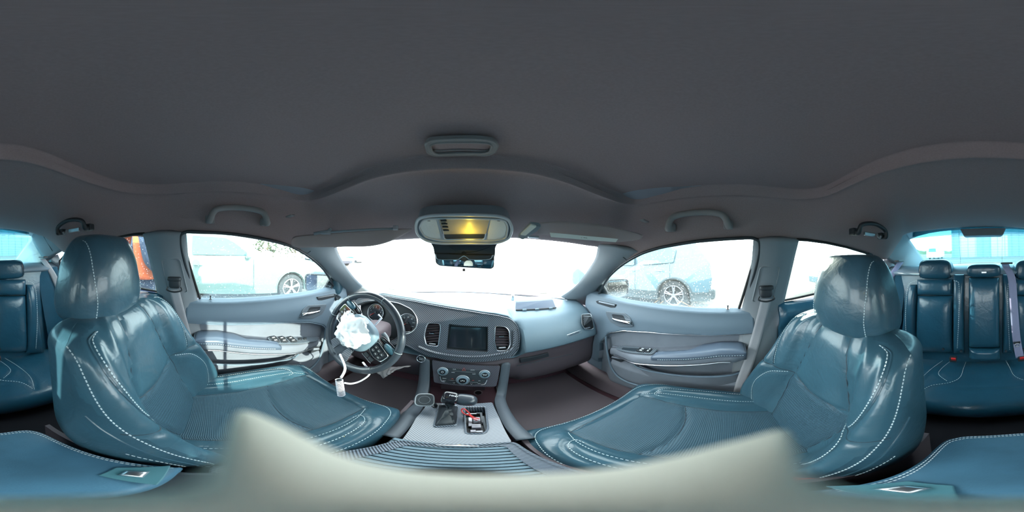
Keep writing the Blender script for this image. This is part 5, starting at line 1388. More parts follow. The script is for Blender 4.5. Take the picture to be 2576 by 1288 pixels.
# added point light for the amber glow on the lid; no lamp sits there
ld = bpy.data.lights.new('amber_glow', 'POINT'); ld.energy = .10; ld.color = (1, .72, .05); ld.shadow_soft_size = .004
lo_ = bpy.data.objects.new('amber_glow', ld); C.objects.link(lo_); lo_.location = O_(1180, 598, .055) + Vector((0, 0, H))
rm = thing('rear_view_mirror', 'rear view mirror with a square sensor housing above it under the overhead console', 'mirror', R_(1168, 640, .62))
def V_(px, py, y): return Y_(px, py, y)
prism('sensor_housing', roundpoly([V_(*p, .66) for p in ((1078, 603), (1257, 605), (1246, 622), (1245, 648), (1094, 645), (1090, 622))], .008), (0, .06, .02), 'black_plastic', rm, bevel=.004)
tube('housing_line', cr([V_(1130, 621, .655), V_(1150, 632, .655), V_(1170, 634, .655), V_(1200, 632, .655), V_(1232, 621, .655)], 20), .0010, 'seam', rm, n=5)
mp = [V_(*p, .64) for p in ((1098, 650), (1243, 649), (1243, 668), (1238, 676), (1200, 675), (1150, 672), (1108, 667), (1099, 660))]
mr = prism('mirror_case', roundpoly([V_(*p, .645) for p in ((1093, 638), (1244, 642), (1243, 672), (1236, 677), (1105, 669), (1096, 662))], .008), (0, .03, .008), 'black_plastic', rm, bevel=.003)
prism('mirror_glass', roundpoly([V_(*p, .643) for p in ((1100, 652), (1168, 655), (1242, 654), (1241, 670), (1234, 674), (1106, 667), (1100, 661))], .005), (0, -.001, -.0003), 'mirror', mr)
tube('mirror_bail', cr([V_(1096, 640, .640), V_(1099, 650, .640), V_(1110, 653, .638), V_(1150, 653, .637), V_(1158, 649, .637), V_(1167, 644, .637), V_(1176, 649, .637), V_(1184, 653, .637), V_(1224, 653, .638), V_(1235, 650, .640), V_(1239, 642, .640)], 50), .0018, 'satin', rm, n=6)
disc('mirror_button', V_(1167, 651, .641), (0, -1, .1), .010, .004, 'amber' if False else 'black_plastic', rm); box('mirror_tab', V_(1167, 679, .645), (.010, .006, .010), 'dash_lower', rm, bevel=.002)
tube('mirror_mount', [V_(1167, 640, .66), V_(1167, 628, .70)], .012, 'black_plastic', rm)
# sun visors
sv_ = thing('sun_visor', 'grey driver sun visor folded down at the top of the windshield', 'sun visor', R_(880, 600, .62), 'sun visors')
def V2(px, py, r): return R_(px, py, r)
vl = [V2(731, 606, .60), V2(735, 596, .60), V2(760, 591, .60), V2(800, 588, .60), V2(860, 583, .585), V2(930, 578, .57), V2(985, 576, .56), V2(1034, 575, .56), V2(1030, 588, .58), V2(1000, 600, .60), V2(975, 612, .62), V2(940, 619, .63), V2(880, 621, .63), V2(800, 622, .63), V2(745, 623, .62), V2(733, 617, .61)]
def panel3(name, pts, cen, th, m, parent):
    n = len(pts); top = [p + Vector((0, 0, 0)) for p in pts]; dwn = cen.normalized() * th
    vs = list(pts) + [p + dwn for p in pts] + [sum(pts, Vector()) / n - dwn * .25, sum(pts, Vector()) / n + dwn]
    fs = [(i, (i + 1) % n, n + (i + 1) % n, n + i) for i in range(n)] + [(i, (i + 1) % n, 2 * n) for i in range(n)] + [(n + i, n + (i + 1) % n, 2 * n + 1) for i in range(n)]
    return mesh(name, vs, fs, m, parent, recalc=True)
def visor(parent, ptsT, ptsB, th=.020):
    # padded board between an upper (hinge) line and a lower line
    A = cr(ptsT, 34); B = cr(ptsB, 34); nv = 14; f1 = []; f2 = []
    for i in range(34):
        for j in range(nv):
            t = j / (nv - 1); p = A[i].lerp(B[i], t); e = (1 - abs(2 * t - 1) ** 4) ** .5 * (1 - abs(2 * i / 33 - 1) ** 10) ** .5
            d = p.normalized(); f1.append(p - d * th / 2 * e); f2.append(p + d * th / 2 * e)
    g = grid_faces(34, nv); n = len(f1)
    return mesh('board', f1 + f2, g + [tuple(i + n for i in reversed(f)) for f in g], 'headliner_rim', parent)
visor(sv_, [V2(733, 604, .60), V2(745, 594, .605), V2(800, 588, .605), V2(860, 583, .595), V2(930, 578, .58), V2(985, 576, .565), V2(1036, 575, .555)],
      [V2(733, 617, .62), V2(748, 623, .63), V2(800, 622, .64), V2(870, 621, .645), V2(935, 619, .64), V2(985, 606, .61), V2(1034, 580, .565)])
tube('pivot_arm', [V2(790, 588, .60), V2(825, 582, .585), V2(832, 576, .575)], .006, 'pillar', sv_); disc('pivot_base', V2(818, 582, .585), (0, 0, -1), .020, .010, 'pillar', sv_, bevel=.002)
tube('hinge_rod', [V2(800, 587, .60), V2(1000, 575, .565)], .004, 'pillar', sv_)
b = MB(); b.box(V2(995, 573, .555), (.018, .010, .016)); b.build('clip', 'satin', sv_, bevel=.002)
vz = thing('sun_visor', 'grey passenger sun visor folded up against the headliner with a pale warning label', 'sun visor', R_(1480, 580, .58), 'sun visors')
visor(vz, [V2(1356, 560, .50), V2(1400, 557, .50), V2(1460, 560, .515), V2(1530, 568, .535), V2(1600, 585, .565), V2(1617, 592, .575)],
      [V2(1352, 590, .575), V2(1400, 594, .59), V2(1460, 601, .60), V2(1530, 609, .61), V2(1590, 606, .605), V2(1615, 600, .59)], .018)
lab_p = [V2(1383, 585, .545), V2(1470, 593, .560), V2(1555, 601, .578), V2(1549, 609, .592), V2(1470, 603, .580), V2(1386, 596, .565)]
c0 = [p - p.normalized() * .014 for p in lab_p]; lb = mesh('warning_label', c0, [(0, 1, 4, 5), (1, 2, 3, 4)], 'tag_paper', vz, smooth=False, solid=.0006)
lx = (c0[2] - c0[0]).normalized(); ly = (c0[0] - c0[5]).normalized(); text('label_lettering', 'AIRBAG  WARNING', (c0[1] + c0[4]) / 2 - c0[1].normalized() * .0012, .008, lx, ly, 'ink', lb)
m0 = [V2(1303, 590, .55), V2(1334, 557, .50), V2(1362, 561, .505), V2(1352, 573, .525), V2(1316, 595, .56)]
prism('visor_clip', roundpoly(m0, .006), Vector((0, .0, -.012)), 'pillar', vz, bevel=.002)
prism('clip_inlay', roundpoly([V2(1309, 588, .535), V2(1335, 563, .495), V2(1350, 567, .498), V2(1322, 590, .537)], .003), Vector((0, 0, -.004)), 'tag_paper', vz)
box('clip', V2(1342, 596, .57), (.040, .012, .008), 'satin', vz, bevel=.002)
# pocket recessed in the front of the headliner
def G_(px, py, off=0.0): return Z_(px, py, .238 + off)
mg = thing('headliner_grille', 'long rounded grey console pocket in the headliner above the windshield', 'grille', G_(1160, 372))
go = roundpoly([G_(*p, -.002) for p in ((1070, 362), (1082, 354), (1130, 351), (1210, 351), (1242, 356), (1252, 366), (1246, 384), (1225, 392), (1160, 391), (1095, 394), (1076, 386))], .012, 5)
gi = roundpoly([G_(*p, -.004) for p in ((1082, 366), (1096, 361), (1160, 359), (1230, 361), (1238, 368), (1232, 382), (1215, 386), (1160, 386), (1098, 389), (1086, 380))], .010, 5)
holed('bezel', go, [gi], (0, 0, .012), 'grey_trim', mg)
tube('bezel_rim', [p + Vector((0, 0, .001)) for p in go], .0026, 'grey_trim', mg, closed=True); tube('bezel_lip', gi, .0022, 'grey_trim', mg, closed=True)
prism('pocket_floor', [p + Vector((0, 0, .006)) for p in gi], (0, 0, .002), 'headliner', mg)
tube('pocket_step', cr([G_(1092, 378, .0), G_(1110, 379, .0), G_(1160, 377, .0), G_(1215, 379, .0), G_(1229, 376, .0)], 20), .0016, 'grey_trim', mg, n=6)
# ================================================================ CAMERA STAND under the lens
SZ = -.058
so_l = [(0, 1250), (200, 1247), (400, 1239), (490, 1212), (535, 1165), (562, 1110), (578, 1060), (600, 1030), (640, 1034), (700, 1060), (770, 1095), (850, 1135), (960, 1168), (1080, 1186), (1200, 1192), (1330, 1190), (1450, 1184), (1560, 1172), (1680, 1148),
        (1800, 1118), (1900, 1092), (1965, 1076), (1985, 1092), (2000, 1130), (2015, 1170), (2050, 1205), (2120, 1232), (2230, 1246), (2400, 1251)]
st_o = cr([Z_(x, y, SZ) for x, y in so_l], 120, closed=True)
cen = Vector((0, 0, SZ)); rr = []
for k, dz in ((1.0, -.020), (1.0, -.004), (.97, .000), (.85, .0075), (.6, .018), (.3, .024), (.02, .026)):
    rr.append([cen + (p - cen) * k + Vector((0, 0, dz - .004 * math.sin(8 * i / 120 * PI) * (k < .9) * k * 0)) for i, p in enumerate(st_o)])
stand = thing('camera_stand', 'blurred beige plate of the camera stand directly under the lens', 'stand', (0, 0, -.52))
vs = [p for r in rr for p in r]; fs = [(a * 120 + i, a * 120 + (i + 1) % 120, (a + 1) * 120 + (i + 1) % 120, (a + 1) * 120 + i) for a in range(6) for i in range(120)] + [tuple(range(120)), tuple(720 + i for i in range(120))]
mesh('plate', vs, fs, 'stand_beige', stand, recalc=True)
tube('pole', [Vector((0, .014, -.522)), Vector((0, .014, -.078))], .008, 'mount_black', stand, n=16); disc('foot', (0, .014, -.525), (0, 0, 1), .028, .012, 'mount_black', stand, bevel=.003)
# leaves and straw caught along the passenger window ledge
random.seed(5)
for i, (pts_, w_) in enumerate((([(1575, 768, .0), (1565, 762, .0), (1558, 752, .0)], .0022), ([(1585, 768, 0), (1572, 766, 0), (1560, 756, 0)], .0016), ([(1692, 774, 0), (1705, 764, 0), (1711, 757, 0)], .0018), ([(1711, 757, 0), (1722, 763, 0), (1738, 771, 0)], .0022),
                                 ([(1646, 762, 0), (1656, 755, 0)], .0016), ([(1660, 764, 0), (1670, 757, 0)], .0016), ([(1730, 772, 0), (1742, 767, 0)], .0016), ([(1700, 775, 0), (1760, 774, 0), (1800, 772, 0)], .0012), ([(1560, 768, 0), (1620, 773, 0), (1680, 776, 0)], .0012))):
    m_ = 'straw'
    if m_ not in M: mat('straw', (.55, .28, .14), .8)
    cs3 = cr([S_(x, y, .016 + .004 * (i % 3)) for x, y, z in pts_], 10)
    o = tube('dry_leaf' if i < 8 else 'straw_stem', cs3, lambda t, w=w_: w * (.35 + .9 * math.sin(PI * min(.95, t + .05))), 'straw', None, n=6)
    tag(o, ['curled orange dry leaf near the passenger mirror', 'thin dry leaf curling beside the one near the passenger mirror', 'dry leaf rising left of the folded pair on the window ledge', 'dry leaf sloping down right of the folded pair on the window ledge', 'short straw on the glass, farther of two below the pale SUV wheel', 'short straw on the glass, nearer the folded leaf, below the pale SUV wheel', 'small straw at the right end of the folded leaf', 'long thin stem lying at the rear of the passenger window ledge', 'long thin stem lying at the front of the passenger window ledge'][i], 'leaf', 'dry leaves along the passenger window ledge')
# ================================================================ OUTSIDE
def gz(x, y): return -1.21 - .030 * y
mat('green_paint', (.13, .20, .19), .32, .0, coat=.6)
mat('pale_paint', (.085, .15, .185), .30, .0, coat=.6)
mat('car_glass', (.04, .16, .20), .06, coat=.6)
mat('tyre', (.035, .04, .045), .85)
mat('cladding', (.05, .07, .08), .6)
mat('alloy', (.62, .62, .66), .3, .8)
mat('bark', (.10, .08, .06), .9); mat('leaf_autumn', (.10, .075, .03), .9, var=.4, vscale=2); mat('leaf_green', (.045, .065, .025), .9, var=.4, vscale=2)
stripes('metal_wall', (.16, .24, .27), (.20, .29, .32), 18, (1, 0, 0), .6, soft=.4, coat=0)
mat('navy_cloth', (.018, .040, .09), .85, bump=('noise', 60, .4)); mat('orange_vest', (.75, .13, .03), .7); mat('green_band', (.20, .50, .10), .6); mat('grey_hood', (.16, .18, .22), .85); mat('skin', (.50, .30, .22), .6); mat('boot', (.04, .03, .02), .7)
bm = bmesh.new(); g = 160
mesh('ground', [(-g, -g, gz(0, -g)), (g, -g, gz(0, -g)), (g, g, gz(0, g)), (-g, g, gz(0, g))], [(0, 1, 2, 3)], 'gravel', None, smooth=False, solid=.2)
gnd = bpy.data.objects['ground']; struct(gnd, 'pale gravel lot around the car')
def wheel(parent, c, side, r=.36, w_=.22, spokes=5, rim='alloy'):
    ax = Vector((side, 0, 0)); c = Vector(c)
    vs = []; prof = [(r * .66, 0), (r * .70, w_ * .5), (r * .93, w_ * .5), (r, w_ * .38), (r, -w_ * .38), (r * .93, -w_ * .5), (r * .66, -w_ * .5)]
    for i in range(40):
        t = i / 40 * 2 * PI
        for rr_, o in prof: vs.append(c + Vector((side * o, math.cos(t) * rr_, math.sin(t) * rr_)))
    ty = mesh('tyre', vs, grid_faces(40, len(prof), True), 'tyre', parent, recalc=False)
    disc('wheel_back', c + ax * (w_ * .12), ax, r * .68, .01, 'tyre', ty, n=32)
    ring('wheel_rim', c + ax * (w_ * .44), ax, r * .665, r * .035, rim, ty, n=40)
    for k in range(spokes):
        for d_ in (-.13, .13):
            t = k / spokes * 2 * PI + .3; t2 = t + d_
            a = c + ax * (w_ * .44) + Vector((0, math.cos(t), math.sin(t))) * r * .10; b = c + ax * (w_ * .46) + Vector((0, math.cos(t2), math.sin(t2))) * r * .66
            tube('spoke', [a, b], r * .045, rim, ty, n=6)
    disc('wheel_hub', c + ax * (w_ * .40), ax, r * .15, .02, rim, ty, n=20)
    ring('tread', c, ax, r * .985, .012, 'tyre', ty, n=40)
def suv(name, label, cat, xs, side, y0, y1, paint, wheels, belt, roof, prof_top, glass_polys, arch_r, clad=.0, wr=.36, spokes=5, rim='alloy'):
    # a parked car seen side-on: body between x = xs (near side) and xs + side*1.8, from rear y0 to front y1
    t = thing(name, label, cat, (xs + side * .9, (y0 + y1) / 2, gz(0, (y0 + y1) / 2)))
    zg = lambda y: gz(0, y)
    def side_poly():
        pts = [Vector((0, y, zg(y) + z)) for y, z in prof_top]
        # underside with wheel arches, from front to rear
        low = [(y1, .38)]
        for wy in sorted(wheels, reverse=True):
            for k in range(13):
                a = PI * k / 12; low.append((wy + arch_r * math.cos(a), .36 + arch_r * math.sin(a) * .98 if k not in (0, 12) else .26))
        low.append((y0, .38))
        return pts, [Vector((0, y, zg(y) + z)) for y, z in low]
    top, low = side_poly()
    outline = low + top
    # tumblehome: upper points lean in
    def place(p, inset): return Vector((xs + side * (inset + max(0, p.z - zg(p.y) - belt) * .30), p.y, p.z))
    A = [place(p, 0) for p in outline]; B = [Vector((xs + side * 1.8 - (q.x - xs) , q.y, q.z)) for q in A]
    n = len(A); bm_ = bmesh.new()
    va = [bm_.verts.new(v) for v in A]; vb = [bm_.verts.new(v) for v in B]
    ea = [bm_.edges.new((va[i], va[(i + 1) % n])) for i in range(n)]; eb = [bm_.edges.new((vb[i], vb[(i + 1) % n])) for i in range(n)]
    bmesh.ops.triangle_fill(bm_, use_beauty=True, edges=ea); bmesh.ops.triangle_fill(bm_, use_beauty=True, edges=eb)
    for i in range(n): bm_.faces.new((va[i], va[(i + 1) % n], vb[(i + 1) % n], vb[i]))
    bmesh.ops.recalc_face_normals(bm_, faces=bm_.faces); me = bpy.data.meshes.new('body'); bm_.to_mesh(me); bm_.free()
    link('body', me, paint, t, smooth=False, bevel=.03)
    for gp in glass_polys:
        prism('window', roundpoly([place(Vector((0, y, zg(y) + z)), -.012) for y, z in gp], .04), (side * .02, 0, 0), 'car_glass', t)
    for wy in wheels:
        wheel(t, (xs + side * .10, wy, zg(wy) + wr), -side, wr, spokes=spokes, rim=rim); wheel(t, (xs + side * 1.70, wy, zg(wy) + wr), side, wr, spokes=spokes, rim=rim)
        arch = [Vector((xs - side * .012, wy + (arch_r + .015) * math.cos(a), zg(wy) + .36 + (arch_r + .015) * math.sin(a))) for a in [PI * k / 20 for k in range(21)]]
        tube('wheel_arch', arch, .035 if clad else .014, 'cladding' if clad else paint, t, n=8)
    if clad:
        for a, b in ((y0, wheels[0] - arch_r), (wheels[0] + arch_r, wheels[1] - arch_r)):
            prism('sill_cladding', [Vector((xs - side * .02, y, zg(y) + z)) for y, z in ((a, .24), (b, .24), (b, .46), (a, .46))], (side * .05, 0, 0), 'cladding', t)
    else:
        a, b = wheels[0] + arch_r, wheels[1] - arch_r; prism('sill', [Vector((xs - side * .01, y, zg(y) + z)) for y, z in ((a, .24), (b, .24), (b, .34), (a, .34))], (side * .05, 0, 0), paint, t)
    return t
# green SUV on the driver's side
gw = [-.78, 1.95]
gt = suv('green_suv', 'pale green SUV parked alongside the driver side, lit white by the sun', 'car', -3.72, -1, -2.0, 2.72, 'green_paint', gw, 1.0, 1.7,
    [(-2.05, .9), (-2.0, 1.2), (-1.65, 1.66), (-.6, 1.74), (.25, 1.70), (.70, 1.52), (1.35, 1.12), (2.3, 1.02), (2.68, .86), (2.74, .55)],
    [[(-1.55, 1.14), (-1.45, 1.55), (-.62, 1.60), (-.60, 1.14)], [(-.50, 1.14), (-.50, 1.60), (.30, 1.56), (.52, 1.45), (.90, 1.16)]], .40, wr=.35)
tube('door_gap', [Vector((-3.705, -.55, gz(0, 0) + z)) for z in (.40, .8, 1.12)], .006, 'cladding', gt, n=5); tube('door_gap', [Vector((-3.705, .95, gz(0, 1) + z)) for z in (.40, .8, 1.12)], .006, 'cladding', gt, n=5)
b = MB(); b.box((-3.70, -.35, gz(0, 0) + .92), (.03, .2, .035)); b.build('door_handle', 'green_paint', gt, bevel=.01)
b = MB(); b.box((-3.70, 2.62, gz(0, 2.6) + .80), (.05, .16, .14)); b.build('headlamp', 'lamp_lens', gt, bevel=.02)
b = MB(); b.box((-3.62, .80, gz(0, 1) + 1.17), (.18, .12, .16)); b.build('door_mirror', 'green_paint', gt, bevel=.04)
# pale SUV on the passenger's side, facing forward, rear wheel in view
wt = suv('pale_suv', 'pale blue-white SUV with black cladding parked beside the passenger side', 'car', 3.75, 1, .35, 5.05, 'pale_paint', [1.22, 4.0], 1.02, 1.7,
    [(.30, .80), (.34, 1.15), (.72, 1.66), (1.6, 1.74), (2.8, 1.70), (3.3, 1.50), (3.9, 1.14), (4.8, 1.0), (5.08, .82), (5.10, .5)],
    [[(2.36, 1.12), (2.42, 1.58), (3.0, 1.54), (3.55, 1.20), (3.6, 1.14)], [(1.25, 1.18), (1.20, 1.50), (1.55, 1.60), (2.28, 1.60), (2.24, 1.12)]], .42, clad=.1, wr=.365, spokes=5, rim='silver_paint')
for y in (2.30, 1.32): tube('door_gap', [Vector((3.735, y, gz(0, y) + z)) for z in (.46, .8, 1.12)], .007, 'cladding', wt, n=5)
for y in (2.52, 1.62):
    b = MB(); b.box((3.73, y, gz(0, y) + .98), (.03, .2, .03)); b.build('door_handle', 'silver_paint', wt, bevel=.01)
text('badge_lettering', 'CHEROKEE', (3.725, 3.02, gz(0, 3) + .66), .085, (0, -1, 0), (0, 0, 1), 'black_plastic', wt, extrude=.004)
b = MB(); b.box((3.85, .30, gz(0, .3) + .42), (.35, .14, .26)); b.build('rear_bumper', 'cladding', wt, bevel=.05)
# silver saloon behind the rear passenger window
suv('silver_sedan', 'silver sedan parked behind, seen through the rear passenger window', 'car', 3.0, 1, -7.2, -2.7, 'pale_paint', [-6.3, -3.6], .95, 1.45,
    [(-7.2, .85), (-7.1, 1.0), (-6.4, 1.08), (-5.8, 1.42), (-4.6, 1.48), (-3.7, 1.10), (-2.9, .95), (-2.68, .6)], [[(-6.1, 1.08), (-5.7, 1.36), (-5.1, 1.38), (-5.1, 1.06)], [(-5.0, 1.06), (-5.0, 1.38), (-4.6, 1.40), (-4.0, 1.08)]], .37, wr=.33)
# white van past the rear left corner, cars far off across the lot
wv = thing('white_van', 'white van standing far behind beside the metal building', 'van', (8.2, -27, gz(0, -27)))
z0 = gz(0, -27); pts = [(7.2, .3), (9.4, .3), (9.4, 1.9), (9.1, 2.3), (7.5, 2.3), (7.2, 1.9)]
prism('body', [Vector((x, -27, z0 + z)) for x, z in pts], (0, -4.6, .1), 'airbag', wv, bevel=.1); prism('rear_window', [Vector((x, -26.97, z0 + z)) for x, z in ((7.6, 1.3), (9.0, 1.3), (8.9, 1.9), (7.7, 1.9))], (0, -.05, 0), 'car_glass', wv)
for x in (7.5, 9.1):
    for y in (-28, -30.6): disc('wheel', (x - .1, y, gz(0, y) + .36), (1, 0, 0), .36, .2, 'tyre', wv)
# metal building behind
mbd = thing('metal_building', 'long pale ribbed metal building behind the car', 'building', (-6, -33, gz(0, -33)))
zb = gz(0, -33); box('wall', (-13.5, -36, zb + 5), (39, 6, 10), 'metal_wall', mbd); box('roof', (-13.5, -36, zb + 10.2), (39.6, 6.6, .4), 'silver_paint', mbd)
for x in (2.6, -3.8): box('door_panel', (x, -32.98, zb + 2.2), (3.4, .08, 4.4), 'silver_paint', mbd)
for i in range(26): box('rib', (5.6 - i * 1.5, -32.95, zb + 5), (.10, .10, 10), 'metal_wall', mbd)
# low hills to the rear right
def hill(u, v): 
    x = lerp(2, 120, u); return Vector((x, -110 - 20 * v, gz(0, -110) + (1 - (2 * v - 1) ** 2) * (3.5 + 2.0 * noise.noise(Vector((u * 8, 0, 0))) + 1.2 * noise.noise(Vector((u * 30, 3, 0))))))
hl_ = grid('hill', hill, 60, 8, 'leaf_green'); struct(hl_, 'low wooded rise on the horizon behind the car')
# distant parked cars and trees, front left
random.seed(21)
spots = [(-8.5, 8.0), (-10.8, 9.2), (-13.2, 10.2), (-15.5, 11.6), (-18, 12.4), (-12.0, 14.0), (-15.0, 15.4), (-20, 16)]
labs = ['dark car across the lot, nearest beyond the green SUV nose', 'red car across the lot, second beyond the green SUV', 'white car in the far row, beyond the red one', 'blue car in the far row of the lot', 'grey car in the far row, beside the trees', 'white car in the rear row across the lot', 'dark car in the rear row before the trees', 'pale car at the far left end of the rear row']
cols = [(.05, .06, .08), (.45, .08, .10), (.7, .7, .7), (.1, .3, .4), (.3, .3, .32), (.75, .75, .75), (.06, .06, .07), (.6, .62, .6)]
for i, (x, y) in enumerate(spots):
    x *= 2.0; y *= 2.0
    m_ = 'far_paint_%d' % i; mat(m_, cols[i], .4, coat=.4); t = thing('parked_car', labs[i], 'car', (x, y, gz(x, y)), 'cars parked across the lot'); z = gz(x, y)
    prof = [(-2.2, .3), (2.2, .3), (2.25, .75), (1.3, .95), (.7, 1.40), (-1.1, 1.42), (-1.8, 1.0), (-2.25, .9)]
    prism('body', [Vector((x + a, y - .9, z + b)) for a, b in prof], (0, 1.8, 0), m_, t, bevel=.06)
    prism('window', [Vector((x + a, y - .93, z + b)) for a, b in ((-1.5, .98), (1.0, .98), (.6, 1.34), (-1.0, 1.35))], (0, 1.86, 0), 'car_glass', t)
    for wx in (-1.4, 1.4): disc('wheel', (x + wx, y - .95, z + .33), (0, 1, 0), .33, 1.9, 'tyre', t, n=16)
def leafball(parent, c, r, m_, n=140, sq=.25):
    mb = MB()
    for _ in range(n):
        d = Vector((random.gauss(0, 1), random.gauss(0, 1), random.gauss(0, 1))).normalized() * r * random.uniform(.45, 1.0); d.z *= 1.35
        R = Matrix.Rotation(random.uniform(0, 6), 3, 'Z') @ Matrix.Rotation(random.uniform(-1, 1), 3, 'X'); s_ = random.uniform(.5, 1.3) * sq * r
        a = Vector(c) + d; p = [R @ Vector(q) * s_ + a for q in ((-.5, 0, -.3), (.5, 0, -.3), (.6, .1, .4), (-.4, -.1, .5))]; mb.add(p, [(0, 1, 2, 3)])
    o = mb.build('crown', m_, parent, recalc=False); o['kind'] = 'stuff'
ORD = ['first', 'second', 'third', 'fourth', 'fifth', 'sixth', 'seventh', 'eighth', 'ninth', 'tenth', 'eleventh', 'twelfth']
for i in range(12):
    t_ = i / 11; az = math.radians(-74 + 28 * t_); r = 66 + 14 * (i % 2); x, y = math.sin(az) * r, math.cos(az) * r; z = gz(x, y); h = 6.0 + 2.6 * math.sin(i * 1.7) + (1.5 if i < 5 else 0)
    t = thing('tree', ['bushy green tree', 'autumn coloured tree'][i % 2] + ' beyond the lot, ' + ORD[i] + ' from the left through the driver window', 'tree', (x, y, z), 'trees beyond the lot')
    tube('trunk', [Vector((x, y, z)), Vector((x + .2, y, z + h * .5)), Vector((x, y, z + h * .95))], lambda q, h=h: .22 * (1 - .7 * q), 'bark', t, n=7)
    leafball(t, (x, y, z + h * .62), h * .36, 'leaf_green' if i % 2 == 0 else 'leaf_autumn')
# --- person by the rear left window
per = thing('person', 'person in navy jacket and orange and green safety vest outside the rear left window', 'person', (-1.32, -.60, gz(0, -.6)))
PG = Vector((-1.32, -.60, gz(0, -.6)))
J = {'pelvis': (0, 0, .93), 'waist': (0, .0, 1.08), 'chest': (0, .02, 1.28), 'neck': (0, .05, 1.46), 'head0': (0, .08, 1.55), 'head1': (0, .09, 1.70),
     'shL': (-.17, .02, 1.40), 'elL': (-.24, .05, 1.12), 'wrL': (-.16, .24, .98), 'shR': (.17, .02, 1.40), 'elR': (.24, .05, 1.12), 'wrR': (.16, .24, .98),
     'hipL': (-.10, 0, .90), 'knL': (-.11, .03, .50), 'anL': (-.12, .0, .09), 'toL': (-.13, .17, .04), 'hipR': (.10, 0, .90), 'knR': (.11, .03, .50), 'anR': (.12, .0, .09), 'toR': (.13, .17, .04)}
E = [('pelvis', 'waist'), ('waist', 'chest'), ('chest', 'neck'), ('neck', 'head0'), ('head0', 'head1'), ('chest', 'shL'), ('shL', 'elL'), ('elL', 'wrL'), ('chest', 'shR'), ('shR', 'elR'), ('elR', 'wrR'), ('pelvis', 'hipL'), ('hipL', 'knL'), ('knL', 'anL'), ('anL', 'toL'), ('pelvis', 'hipR'), ('hipR', 'knR'), ('knR', 'anR'), ('anR', 'toR')]
Rd = {'pelvis': .145, 'waist': .145, 'chest': .165, 'neck': .065, 'head0': .085, 'head1': .085, 'shL': .085, 'elL': .062, 'wrL': .045, 'shR': .085, 'elR': .062, 'wrR': .045, 'hipL': .10, 'knL': .072, 'anL': .055, 'toL': .045, 'hipR': .10, 'knR': .072, 'anR': .055, 'toR': .045}
def skin_mesh(name, J, E, Rd, root, m_, parent, O, fl=1.0):
    ks = list(J); me = bpy.data.meshes.new(name); me.from_pydata([Vector(J[k]) + O for k in ks], [(ks.index(a), ks.index(b)) for a, b in E], []); me.update()
    o = link(name, me, m_, parent); md = o.modifiers.new('skin', 'SKIN')
    if not me.skin_vertices: me.skin_vertices.new() if hasattr(me.skin_vertices, 'new') else None
    for i, k in enumerate(ks): me.skin_vertices[0].data[i].radius = (Rd[k], Rd[k] * fl); me.skin_vertices[0].data[i].use_root = (k == root)
    s = o.modifiers.new('sub', 'SUBSURF'); s.levels = 2; s.render_levels = 2; return o
RZ = Matrix.Rotation(math.radians(25), 3, 'Z')
J = {k: tuple(RZ @ Vector(v)) for k, v in J.items()}
bpy.context.view_layer.update()
def try_skin(*a, **k):
    return skin_mesh(*a, **k)
# skin vertex layers need the modifier added through data first
def ensure_skin(me):
    bm_ = bmesh.new(); bm_.from_mesh(me); bm_.verts.layers.skin.verify(); bm_.to_mesh(me); bm_.free()
def skin_mesh(name, J, E, Rd, root, m_, parent, O, fl=1.0):
    ks = list(J); me = bpy.data.meshes.new(name); me.from_pydata([Vector(J[k]) + O for k in ks], [(ks.index(a), ks.index(b)) for a, b in E], []); me.update(); ensure_skin(me)
    o = link(name, me, m_, parent); o.modifiers.new('skin', 'SKIN')
    for i, k in enumerate(ks): me.skin_vertices[0].data[i].radius = (Rd[k], Rd[k] * fl); me.skin_vertices[0].data[i].use_root = (k == root)
    s = o.modifiers.new('sub', 'SUBSURF'); s.levels = 2; s.render_levels = 2; return o
body_ = skin_mesh('body', J, E, Rd, 'pelvis', 'navy_cloth', per, PG, .95)
# face, hair, hood
hc_ = PG + RZ @ Vector((0, .09, 1.645)); superell('head', hc_, (.078, .095, .115), 'skin', per, .9, .9, R=RZ)
superell('hood', hc_ + RZ @ Vector((0, -.025, .02)), (.095, .10, .125), 'grey_hood', per, .9, .9, R=RZ)
for s_ in (-1, 1): superell('eye', hc_ + RZ @ Vector((s_ * .03, .088, .005)), (.012, .006, .007), 'print_white', per, 1, 1, nu=10, nv=8); superell('ear', hc_ + RZ @ Vector((s_ * .08, 0, -.005)), (.01, .02, .03), 'skin', per, 1, 1, nu=10, nv=8)
superell('nose', hc_ + RZ @ Vector((0, .098, -.015)), (.012, .018, .022), 'skin', per, 1, 1, nu=10, nv=8); superell('mouth', hc_ + RZ @ Vector((0, .090, -.050)), (.022, .006, .005), 'print_red', per, 1, 1, nu=10, nv=8)
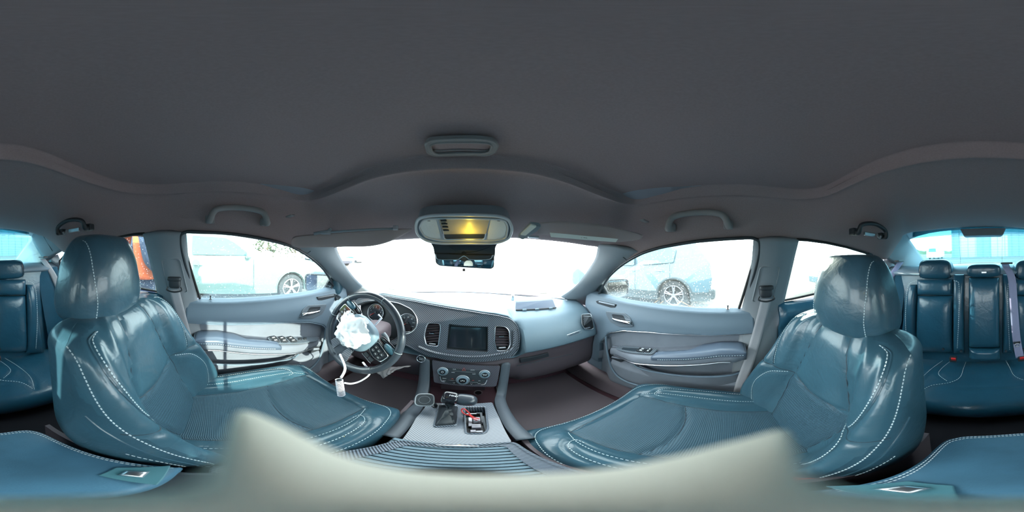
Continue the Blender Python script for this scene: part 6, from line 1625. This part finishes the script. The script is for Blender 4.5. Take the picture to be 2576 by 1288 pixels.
# vest: open shell over the torso with bands
vv = []
for i in range(40):
    t = i / 39 * 2 * PI
    for j in range(16):
        z = lerp(.98, 1.44, j / 15); rx = sinterp(z, [(.98, .19), (1.1, .185), (1.3, .205), (1.40, .18), (1.44, .12)]); ry = sinterp(z, [(.98, .185), (1.1, .18), (1.3, .20), (1.40, .15), (1.44, .11)])
        k_ = 1 + .03 * math.sin(t * 9 + z * 14); vv.append(PG + RZ @ Vector((math.cos(t) * rx * k_, .01 + math.sin(t) * ry * k_, z)))
gf = grid_faces(40, 16); navy, orange, green = [], [], []
for f in gf:
    i = f[0] // 16; j = f[0] % 16; a = i / 39 * 360
    # side panel open under the arm, as in the photograph
    if 42 < a < 60: green.append(f)
    elif 285 < a < 325: pass
    else: orange.append(f)
def vpart(nm, fl, m_):
    idx = sorted({i for f in fl for i in f}); mp = {k: n for n, k in enumerate(idx)}
    return mesh(nm, [vv[i] for i in idx], [tuple(mp[i] for i in f) for f in fl], m_, per, solid=.006)
vpart('vest', orange, 'orange_vest'); vpart('vest_band', green, 'green_band')
for s_, wr_ in ((-1, 'wrL'), (1, 'wrR')):
    w0 = PG + Vector(J[wr_]); d = RZ @ Vector((-s_ * .3, .9, -.1)).normalized(); hj = {'w': (0, 0, 0), 'p': tuple(d * .07)}; he = [('w', 'p')]; hr_ = {'w': .028, 'p': .036}
    lat = d.cross(Vector((0, 0, 1))).normalized()
    for q, (o_, ln) in enumerate(((-.030, .060), (-.010, .075), (.010, .070), (.030, .052))):
        a = d * .085 + lat * o_; b_ = a + d * ln * .5 + Vector((0, 0, -.008)); c_ = b_ + d * ln * .35 + Vector((0, 0, -.022))
        hj['a%d' % q] = tuple(a); hj['b%d' % q] = tuple(b_); hj['c%d' % q] = tuple(c_); he += [('p', 'a%d' % q), ('a%d' % q, 'b%d' % q), ('b%d' % q, 'c%d' % q)]
        for n_ in 'abc': hr_[n_ + str(q)] = .009
    tb = d * .03 + lat * (.035 * -s_); tc = tb + d * .04 + lat * (.022 * -s_); hj['t1'] = tuple(tb); hj['t2'] = tuple(tc); he += [('w', 't1'), ('t1', 't2')]; hr_['t1'] = .012; hr_['t2'] = .010
    skin_mesh('hand', hj, he, hr_, 'w', 'skin', per, w0 + d * .03, 1.0)

# ================================================================ lift everything so that the ground lies at zero
for o in list(SC.objects):
    if o.parent is None and o.type in ('MESH', 'EMPTY', 'FONT', 'CURVE'): o.location.z += H
